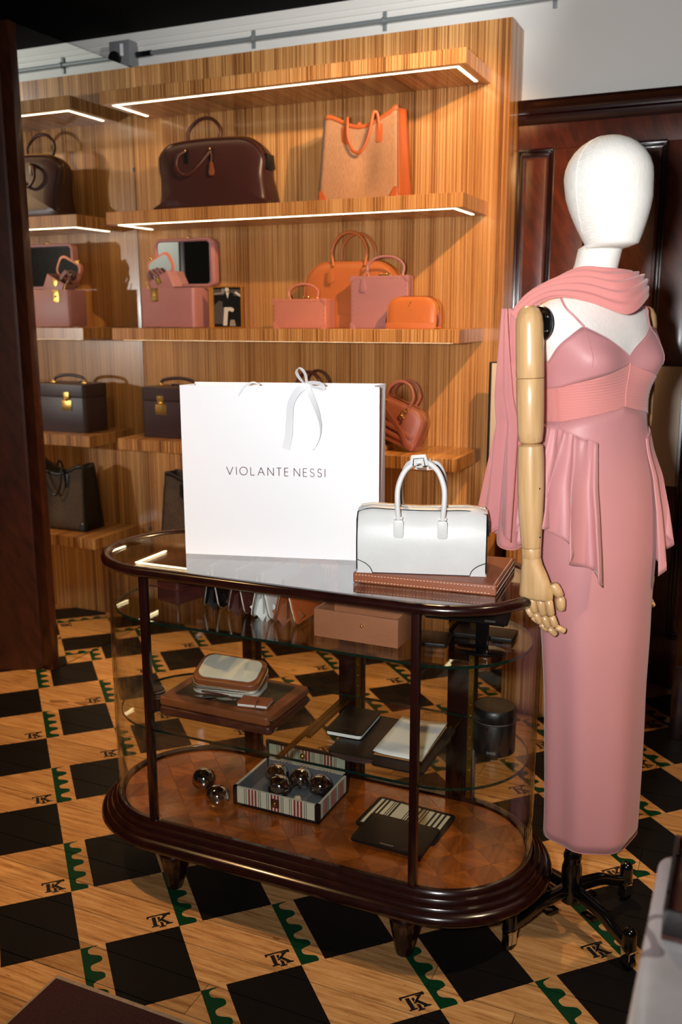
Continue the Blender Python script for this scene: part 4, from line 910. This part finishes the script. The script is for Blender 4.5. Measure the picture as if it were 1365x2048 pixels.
part('side_strap', [sweep(spline([(s*.097, -.022, .05), (s*.101, -.024, .03), (s*.098, -.022, .008)], 4), rect(.012, .002), (1, 0, 0)) for s in (-1, 1)], 'brown_leather', t)
# terracotta bag propped on a wooden block
t = thing('wooden_block', 'rough wooden block propping up the terracotta bag', 'wooden block', (-1.375, 3.40, S4Z))
part('block', rings([[(-.07, y, 0), (.062, y, 0), (.064, y, .020), (.02, y, .040), (-.07, y, .052)] for y in (-.045, .045)]), 'block_wood', t, bevel=.003)
part('end_grain', rings([[(-.0708, y, .003), (-.0702, y, .003), (-.0702, y, .049), (-.0708, y, .049)] for y in (-.042, .042)]), 'tan_canvas', t, smooth=0)
t = dome('strap_bag', 'terracotta leather dome bag with gold clips leaning on a block', (-1.322, 3.405, S4Z+.0505), .255, .150, .105, 'terracotta_leather', True, math.radians(21), .080, None, False, .095)
part('shoulder_strap', sweep(spline([(-.05, -.060, .118), (.0, -.066, .09), (.06, -.068, .055), (.110, -.064, .012), (.128, -.03, .006)], 6), rect(.020, .004), (0, 1, .2)), 'terracotta_leather', t, bevel=.001)
part('pleat', [sweep(spline([(-.12, -.060, .074), (0, -.066, .062), (.115, -.060, .050)], 5), rect(.016, .006), (0, 1, 0)), sweep(spline([(-.12, -.058, .040), (0, -.064, .034), (.115, -.058, .026)], 5), rect(.016, .006), (0, 1, 0))], 'terracotta_leather', t, bevel=.0015)
part('clip', [tube([(x+.010*math.cos(q), -.060, .122+.010*math.sin(q)) for q in [2*PI*k/14 for k in range(14)]], .0032, 6, True) for x in (-.048, .042)]+[ball(.005, (x+.010, -.064, .108), 8, 5) for x in (-.048, .042)], 'gold', t)
# plum vanity case
t = thing('plum_case', 'dark plum leather vanity case with a gold lock and curved handle', 'vanity case', (-2.445, 3.335, S4Z))
cw, cd, ch = .285, .165, .218
part('body', slab(rrect(0, cw, 0, cd, .018), 0, ch*.725), 'plum_leather', t, bevel=.003); part('lid', slab(rrect(-.001, cw+.001, -.001, cd+.001, .018), ch*.735, ch), 'plum_leather', t, bevel=.004, seg=3)
part('lid_seam', slab(rrect(.001, cw-.001, .001, cd-.001, .018), ch*.7251, ch*.7349), 'black_edge', t, smooth=0)
lk = part('lock_plate', cbox(.075, .130, -.003, -.0002, .100, .146), 'gold', t, bevel=.0008); part('hasp', cbox(.086, .119, -.0045, -.0015, .147, .182), 'gold', t, bevel=.001); part('lock_button', [ball(.008, (.1025, -.006, .150), 10, 6)]+[ball(.003, (.082+k*.014, -.004, .118), 6, 4) for k in range(4)], 'gold', lk)
part('handle', sweep(spline([(.055, cd*.45, ch+.012), (.075, cd*.45, ch+.028), (.145, cd*.45, ch+.036), (.21, cd*.45, ch+.028), (.232, cd*.45, ch+.012)], 6), circ(.0072, 10, .75), (0, 1, 0)), 'plum_leather', t, smooth=60)
for x in (.055, .232): part('handle_mount', [ball(.0075, (x, cd*.45, ch+.010), 10, 6), cbox(x-.014, x+.014, cd*.45-.009, cd*.45+.009, ch, ch+.005)], 'gold', t, bevel=.001)
part('key_tag', slab([(.10+.020*math.cos(a), cd*.72+.013*math.sin(a)) for a in [2*PI*k/16 for k in range(16)]], ch+.001, ch+.007), 'plum_leather', t, bevel=.001)
# ---------------------------------------------------------------- mannequin (local: faces -Y, her left is +X)
MX, MY, MR = -.318, 2.064, math.radians(53)
mq = thing('mannequin', 'white linen mannequin with jointed wooden arms on a black wheeled stand', 'mannequin', (MX, MY, 0), MR)
def OFFZ(z): return -.060+.076*min(1, max(0, (z-.30)/1.0))**1.3   # the body leans back from the hem to the bust
OFF = .016
# cross sections: z, half width, front depth, back depth, centre y
SEC = [(.16, .104, .077, .077, .0), (.30, .107, .080, .080, .0), (.60, .114, .085, .083, .0), (.80, .124, .093, .088, 0), (.95, .136, .100, .096, .0), (1.03, .140, .100, .098, .0), (1.10, .140, .096, .094, 0), (1.17, .124, .088, .080, .0),
       (1.22, .116, .086, .076, .0), (1.27, .117, .087, .078, .0), (1.32, .123, .090, .082, .0), (1.36, .132, .094, .084, .004), (1.40, .144, .088, .082, .008), (1.435, .150, .074, .074, .012), (1.46, .146, .062, .064, .014), (1.478, .122, .055, .056, .016), (1.495, .086, .050, .050, .016), (1.51, .058, .050, .048, .014)]
def sec(z):
    if z <= SEC[0][0]: return SEC[0][1:]
    for a, b in zip(SEC, SEC[1:]):
        if z <= b[0]:
            t = (z-a[0])/(b[0]-a[0]); t = t*t*(3-2*t)*.5+t*.5
            return tuple(a[k]+(b[k]-a[k])*t for k in range(1, 5))
    return SEC[-1][1:]
def bodyp(phi, z, off=0):      # phi from the front, positive towards her right (-X)
    hw, df, db, cy = sec(z); cx, sy = -math.sin(phi), -math.cos(phi)
    d = df if sy < 0 else db
    k = 2.35; r = (abs(cx)**k+abs(sy)**k)**(-1/k)
    x = hw*r*cx; y = d*r*sy
    for s in (-1, 1):          # bust
        g = math.exp(-((phi-s*.62)/.42)**2-((z-1.358)/.050)**2)*.031
        x += g*cx*.6; y += g*sy
    n = math.hypot(x, y) or 1
    return Vector((x+off*x/n, OFFZ(z)+cy+y+off*y/n, z))
zs = [.95, 1.0, 1.05, 1.1, 1.15, 1.2, 1.24, 1.28, 1.30, 1.32, 1.34, 1.36, 1.38, 1.40, 1.42, 1.435, 1.45, 1.46, 1.47, 1.48, 1.488, 1.495, 1.503, 1.51]
NP = 48
part('torso', rings([[bodyp(2*PI*k/NP, z, -.003 if z < 1.36 else -.001) for k in range(NP)] for z in zs]), 'linen', mq, smooth=80)
def ell(z, rx, ry, cy, cx=0): return [(cx-rx*math.sin(2*PI*k/40), cy-ry*math.cos(2*PI*k/40), z) for k in range(40)]
NY = OFF+.016
part('neck', rings([ell(1.490, .074, .056, NY+.004), ell(1.505, .056, .052, NY+.004), ell(1.525, .047, .049, NY+.003), ell(1.555, .044, .047, NY-.008), ell(1.585, .044, .047, NY-.016)]), 'linen', mq, smooth=80)
HC = NY-.034
def egg(t):
    if t > .62: return math.sqrt(max(0, 1-((t-.62)/.38)**2))
    return .58+.42*math.sin(PI/2*(t/.62))**.95
hz0, hz1 = 1.590, 1.808
hp = [(1.584, .043, .045, .014), (1.586, .046, .055, .008)]+[(hz0+(hz1-hz0)*t, .084*egg(t), .104*egg(t)*(.97 if t > .5 else 1), .006-.020*max(0, 1-t/.62)**1.2) for t in [.01, .03, .06, .1, .16, .24, .33, .43, .53, .62, .7, .78, .85, .91, .955, .985, .997, .9999]]
part('head', rings([ell(z, a*1.0, max(b*.95, .001), HC+c) for z, a, b, c in hp]), 'linen', mq, smooth=80)
part('neck_seam', tube(ell(1.583, .0448, .0478, NY-.016), .0008, 5, True), 'cream_canvas', mq)
part('head_seam', tube(spline([(-.0845*egg(t), HC+.010, hz0+(hz1-hz0)*t) for t in (.10, .2, .3, .45, .6, .75, .87, .95, .99)], 3), .0005, 5), 'linen', mq)
def arm(s, SX, SY, WX, WY):
    S = Vector((SX, SY, 1.455)); rx = math.asin((WY-SY)/.506); ry = -math.asin((WX-SX)/.506); rot = (rx, ry, 0)
    Rt = Matrix.Rotation(ry, 4, 'Y') @ Matrix.Rotation(rx, 4, 'X')
    cap = part('shoulder_plate', lathe([(0, 0), (.034, 0), (.036, .003), (.034, .007), (.020, .009), (0, .009)], 28), 'dark_steel', mq, loc=(SX-s*.036, SY+.004, 1.432), rot=(0, s*PI/2, 0))
    part('bolt', [ball(.003, (.028*math.cos(a), .028*math.sin(a), .009), 6, 4) for a in [2*PI*k/6 for k in range(6)]], 'chrome', cap)
    def seg(n, prof): part(n, lathe([(r, z-1.455) for r, z in prof], 28), 'beech', mq, loc=S, rot=rot, smooth=50)
    seg('upper_arm', [(0, 1.468), (.010, 1.467), (.019, 1.461), (.0255, 1.448), (.0280, 1.43), (.0284, 1.36), (.0284, 1.326), (.0276, 1.3245)])
    seg('upper_arm', [(.0274, 1.3235), (.0282, 1.322), (.0278, 1.27), (.0264, 1.215), (.0240, 1.196), (.020, 1.192), (0, 1.191)])
    seg('forearm', [(0, 1.1905), (.020, 1.190), (.0255, 1.186), (.0272, 1.16), (.0276, 1.10), (.0256, 1.04), (.0215, .985), (.0206, .974), (.0203, .973)])
    seg('wrist', [(.0200, .972), (.0204, .971), (.0200, .954), (.0190, .950), (0, .949)])
    part('pin', [ball(.0018, (0, -.0275, zz-1.455), 6, 4) for zz in (1.10, .998)], 'dark_steel', mq, loc=S, rot=rot)
    x, y, z = S+Rt @ Vector((0, 0, .951-1.455))
    # hand: palm hangs down, fingers curl forward
    h = empty('hand', (x, y, z), math.radians(28) if s < 0 else 0); h.parent = mq; h.scale = (1.12, 1.15, 1.08)
    R = []
    for z, w, th, cy in ((0, .0185, .0155, 0), (-.012, .020, .0155, -.002), (-.03, .026, .0150, -.006), (-.05, .031, .0140, -.010), (-.066, .034, .0130, -.012), (-.078, .0345, .0115, -.012), (-.084, .031, .008, -.012)):
        R.append([(th*math.cos(2*PI*k/24), cy-w*math.sin(2*PI*k/24)*(.95), z) for k in range(24)])
    part('palm', rings(R), 'beech', h, smooth=70)
    for k, (yy, ln, r, b0) in enumerate(((-.036, .074, .0080, .32), (-.020, .080, .0082, .36), (-.003, .074, .0078, .44), (.012, .060, .0070, .52))):
        P = [Vector((0, yy, -.079))]; a = b0*.55
        for f, da in ((.45, .0), (.32, .18), (.25, .75 if k == 0 else .35)):
            a += da; P.append(P[-1]+Vector((-s*math.sin(a*.35)*ln*f, -math.sin(a)*ln*f, -math.cos(a)*ln*f)))
        for q in range(3):
            A, B = P[q], P[q+1]; rr = r*(1-.10*q); d = (B-A)
            part('finger_joint', tube([A+d*.02, A+d*.10, A+d*.5, A+d*.9, A+d*.985], rr, 10, False, [.72, 1, .98, .92, .62]), 'beech', h, smooth=60)
    tp = [Vector((-s*.006, -.040, -.048)), Vector((-s*.012, -.054, -.074)), Vector((-s*.014, -.056, -.102))]
    for q in range(2):
        A, B = tp[q], tp[q+1]; d = B-A
        part('thumb_joint', tube([A, A+d*.2, A+d*.6, A+d*.95, B], .0098-.001*q, 10, False, [.7, 1, 1, .85, .5]), 'beech', h, smooth=60)
arm(-1, -.206, -.010, -.194, -.032); arm(1, .166, .040, .162, .018)
# stand
part('rod', lathe([(.014, .10), (.014, .96)], 16), 'black_gloss', mq)
part('column', lathe([(0, .060), (.022, .060), (.024, .075), (.024, .15), (.020, .165), (.020, .172), (.0215, .176), (.0215, .184), (.018, .19), (.018, .205), (.0195, .209), (.0195, .218), (.0165, .224), (.0165, .25), (0, .25)], 24), 'black_gloss', mq)
hub0 = None
for k in range(4):
    a = math.radians(45+90*k)-MR+math.radians(9); M_ = Matrix.Rotation(a, 4, 'Z')
    lg = empty('leg', (0, 0, 0), a); lg.parent = mq
    part('leg_beam', sweep(spline([(.012, 0, .095), (.05, 0, .092), (.10, 0, .085), (.14, 0, .068), (.175, 0, .058), (.190, 0, .060)], 5), rrect(-.012, .012, -.014, .014, .006, 3), (0, 0, 1), scale=[1.1-.35*min(1, i/20) for i in range(26)]), 'black_gloss', lg, smooth=50)
    part('knuckle', lathe([(0, .102), (.008, .101), (.014, .095), (.016, .086), (.0165, .060), (.018, .052), (0, .050)], 16), 'black_gloss', lg, loc=(.188, 0, 0))
    part('fork', [cbox(.176, .200, -.012, -.009, .014, .044), cbox(.176, .200, .009, .012, .014, .044), cbox(.174, .202, -.012, .012, .044, .0495)], 'chrome', lg, bevel=.001)
    part('wheel', sweep([(.188, -.0085, .016), (.188, .0085, .016)], circ(.016, 20), (0, 0, 1)), 'black_gloss', lg, smooth=40)
    part('brake', cbox(.045, .080, -.010, .010, .050, .058), 'black_gloss', lg, bevel=.002)

# ---------------------------------------------------------------- dress
dr = thing('evening_dress', 'long dusty pink satin evening dress with a pleated waist band', 'dress', (MX, MY, 0), MR)
def wrap(p):
    while p > PI: p -= 2*PI
    while p < -PI: p += 2*PI
    return p
def ztop(p):
    a = abs(wrap(p))
    if a < .60: t = a/.60; return 1.364+.062*t**.85
    if a < 1.45: t = (a-.60)/.85; return 1.426-.072*t**1.15
    return 1.354-.02*min(1, (a-1.45)/1.0)
def zbt(p): a = abs(wrap(p)); return 1.352-.050*min(1, a/1.2)**.8-.012*max(0, a-1.2)
def zbb(p): a = abs(wrap(p)); return 1.262-.030*min(1, a/1.2)**.9-.008*max(0, a-1.2)
NU = 160
def clothsurf(z_hi, z_lo, off, nv, nu=NU, fold=None):
    def f(u, v):
        p = -PI+2*PI*u; a, b = z_hi(p), z_lo(p); z = a+(b-a)*v
        o = off if not callable(off) else off(p, v, z)
        return bodyp(p, z, o)
    return surf(f, nu, nv, True)
part('bodice', clothsurf(ztop, zbt, .004, 10), 'satin_pink', dr, smooth=80, solid=.0015)
part('bodice_edge', tube([bodyp(-PI+2*PI*k/120, ztop(-PI+2*PI*k/120), .0042) for k in range(120)], .0014, 5, True), 'satin_pink', dr)
for s in (-1, 1): part('cup_seam', tube([bodyp(s*(.60+.08*t), ztop(s*.60)-.08*t, .0052) for t in [k/8 for k in range(9)]], .0008, 4), 'satin_pink', dr)
def pleat(p, v, z):
    a = wrap(p); ph = (v*13+abs(a)*3.0)
    side = 1 if abs(a) < 1.32 else 0
    return .0052+side*(.0016*abs(math.sin(ph*PI))**.6)
part('waist_band', clothsurf(zbt, zbb, pleat, 60), 'chiffon', dr, smooth=80, solid=.001)
part('band_seam', tube([bodyp(0, 1.352-.09*k/8, .0072) for k in range(9)], .0016, 6), 'chiffon', dr)
def skfold(p, v, z):
    a = wrap(p); t = max(0, (1.24-z)/1.05)
    return .0045+.009*t*math.sin(a*3+1.2)*t+.003*t*math.sin(a*7+z*2)
part('skirt', clothsurf(zbb, lambda p: .284-.010*math.cos(p-.9), skfold, 44), 'satin_pink', dr, smooth=80, solid=.0015)
part('hem_lining', tube([bodyp(-PI+2*PI*k/120, .285-.010*math.cos(-PI+2*PI*k/120-.9), skfold(-PI+2*PI*k/120, 1, .285)) for k in range(120)], .0012, 5, True), 'satin_pink', dr)
def strap(s):
    P = [bodyp(s*.60, 1.426, .004)]
    for z, ph in ((1.445, .70), (1.465, .86)): P.append(bodyp(s*ph, z, .003))
    P += [Vector((-s*.106, OFF+.006, 1.4935)), Vector((-s*.104, OFF+.034, 1.490)), bodyp(s*2.45, 1.45, .003), bodyp(s*2.4, 1.40, .003), bodyp(s*2.4, 1.345, .003)]
    part('strap', sweep(spline(P, 6), circ(.0024, 6), None), 'satin_pink', dr, smooth=60)
strap(1); strap(-1)
def peplum(s):
    p0, p1 = .52, 2.3
    def f(u, v):
        p = p0+(p1-p0)*u
        zt = 1.190+.030*min(1, u/.45) - .012*max(0, u-.45)
        zb = .892+.120*min(1, u/.36)-.05*math.sin(PI*min(1, max(0, (u-.5)/.5)))+.006*math.sin(u*19+.5)
        z = zt+(zb-zt)*v
        wv = math.sin(u*PI*11+.9)*(.003+.026*v**1.2)*(1 if u > .04 else u/.04)+.004*math.sin(u*60)*(1-v)**3
        o = .007+.004*v+(.030 if s > 0 else .018)*v**1.4*(.35+.65*math.sin(PI*min(1, u*.9+.12)))+wv*(.75 if s > 0 else .6)
        b = bodyp(s*(p+.085*v*math.sin(u*PI*11+2.3)*min(1, u*8)), z, o); return b
    part('peplum', surf(f, 90, 26), 'satin_pink', dr, smooth=80, solid=.0012)
    part('peplum_seam', tube([bodyp(s*(p0+(p1-p0)*k/20), 1.190+.030*min(1, (k/20)/.45)-.012*max(0, k/20-.45), .009) for k in range(21)], .0014, 5), 'satin_pink', dr)
peplum(1); peplum(-1)

# ---------------------------------------------------------------- scarf
sc = thing('chiffon_scarf', 'sheer pink chiffon scarf draped round the mannequin neck and shoulder', 'scarf', (MX, MY, 0), MR)
UPE = spline([(.050, .074, 1.515), (.066, .030, 1.530), (.056, -.022, 1.538), (.012, -.046, 1.540), (-.036, -.036, 1.543), (-.070, .002, 1.545), (-.105, .044, 1.522), (-.150, .066, 1.492), (-.190, .070, 1.452)], 10)
LOE = spline([(.070, .086, 1.492), (.100, .034, 1.500), (.092, -.034, 1.497), (.042, -.080, 1.478), (-.024, -.094, 1.450), (-.086, -.052, 1.474), (-.126, -.008, 1.484), (-.166, .010, 1.470), (-.206, .022, 1.436)], 10)
def cowl(u, v):
    i = min(len(UPE)-1, int(round(u*(len(UPE)-1)))); a, b = UPE[i], LOE[i]
    p = a+(b-a)*v; d = Vector((p.x+.01, p.y-.034, 0)).normalized()
    pl = .0042*math.sin(v*PI*9+u*6+1.3*math.sin(u*8))*math.sin(PI*min(1, .12+v*.9))
    return p+(d*.7+Vector((0, 0, .7)))*(.015*math.sin(PI*v)*(1-.5*u)+pl)
part('neck_drape', surf(cowl, 80, 50), 'chiffon', sc, smooth=80, solid=.0008)
def tail(u, v, L, wa, wb, ph, dx, dy):
    z = 1.462-.030*(1-math.exp(-v*9))-v*L*(1+.03*math.sin(u*7+ph)*v)
    w = wa+wb*v**.9
    X = -.196+dx+.062*min(1, v*2.2); Y = .046+dy+.034*min(1, v*3)+u*w
    fd = (.009*math.sin(u*PI*3.2+ph+v*1.0)+.003*math.sin(u*19+v*4))*min(1, .15+v*2)
    return Vector((X+fd, Y, z))
TL = ((.490, .020, .138, 0, 0, 0), (.465, .014, .096, 2.1, -.020, .004))
for q in TL:
    part('tail', surf(lambda u, v: tail(u, v, *q), 40, 50), 'chiffon_sheer', sc, smooth=80, solid=.0006)
    part('rolled_hem', tube([tail(1, k/40, *q) for k in range(41)]+[tail(1-k/30, 1, *q) for k in range(1, 31)], .0013, 5), 'chiffon', sc)
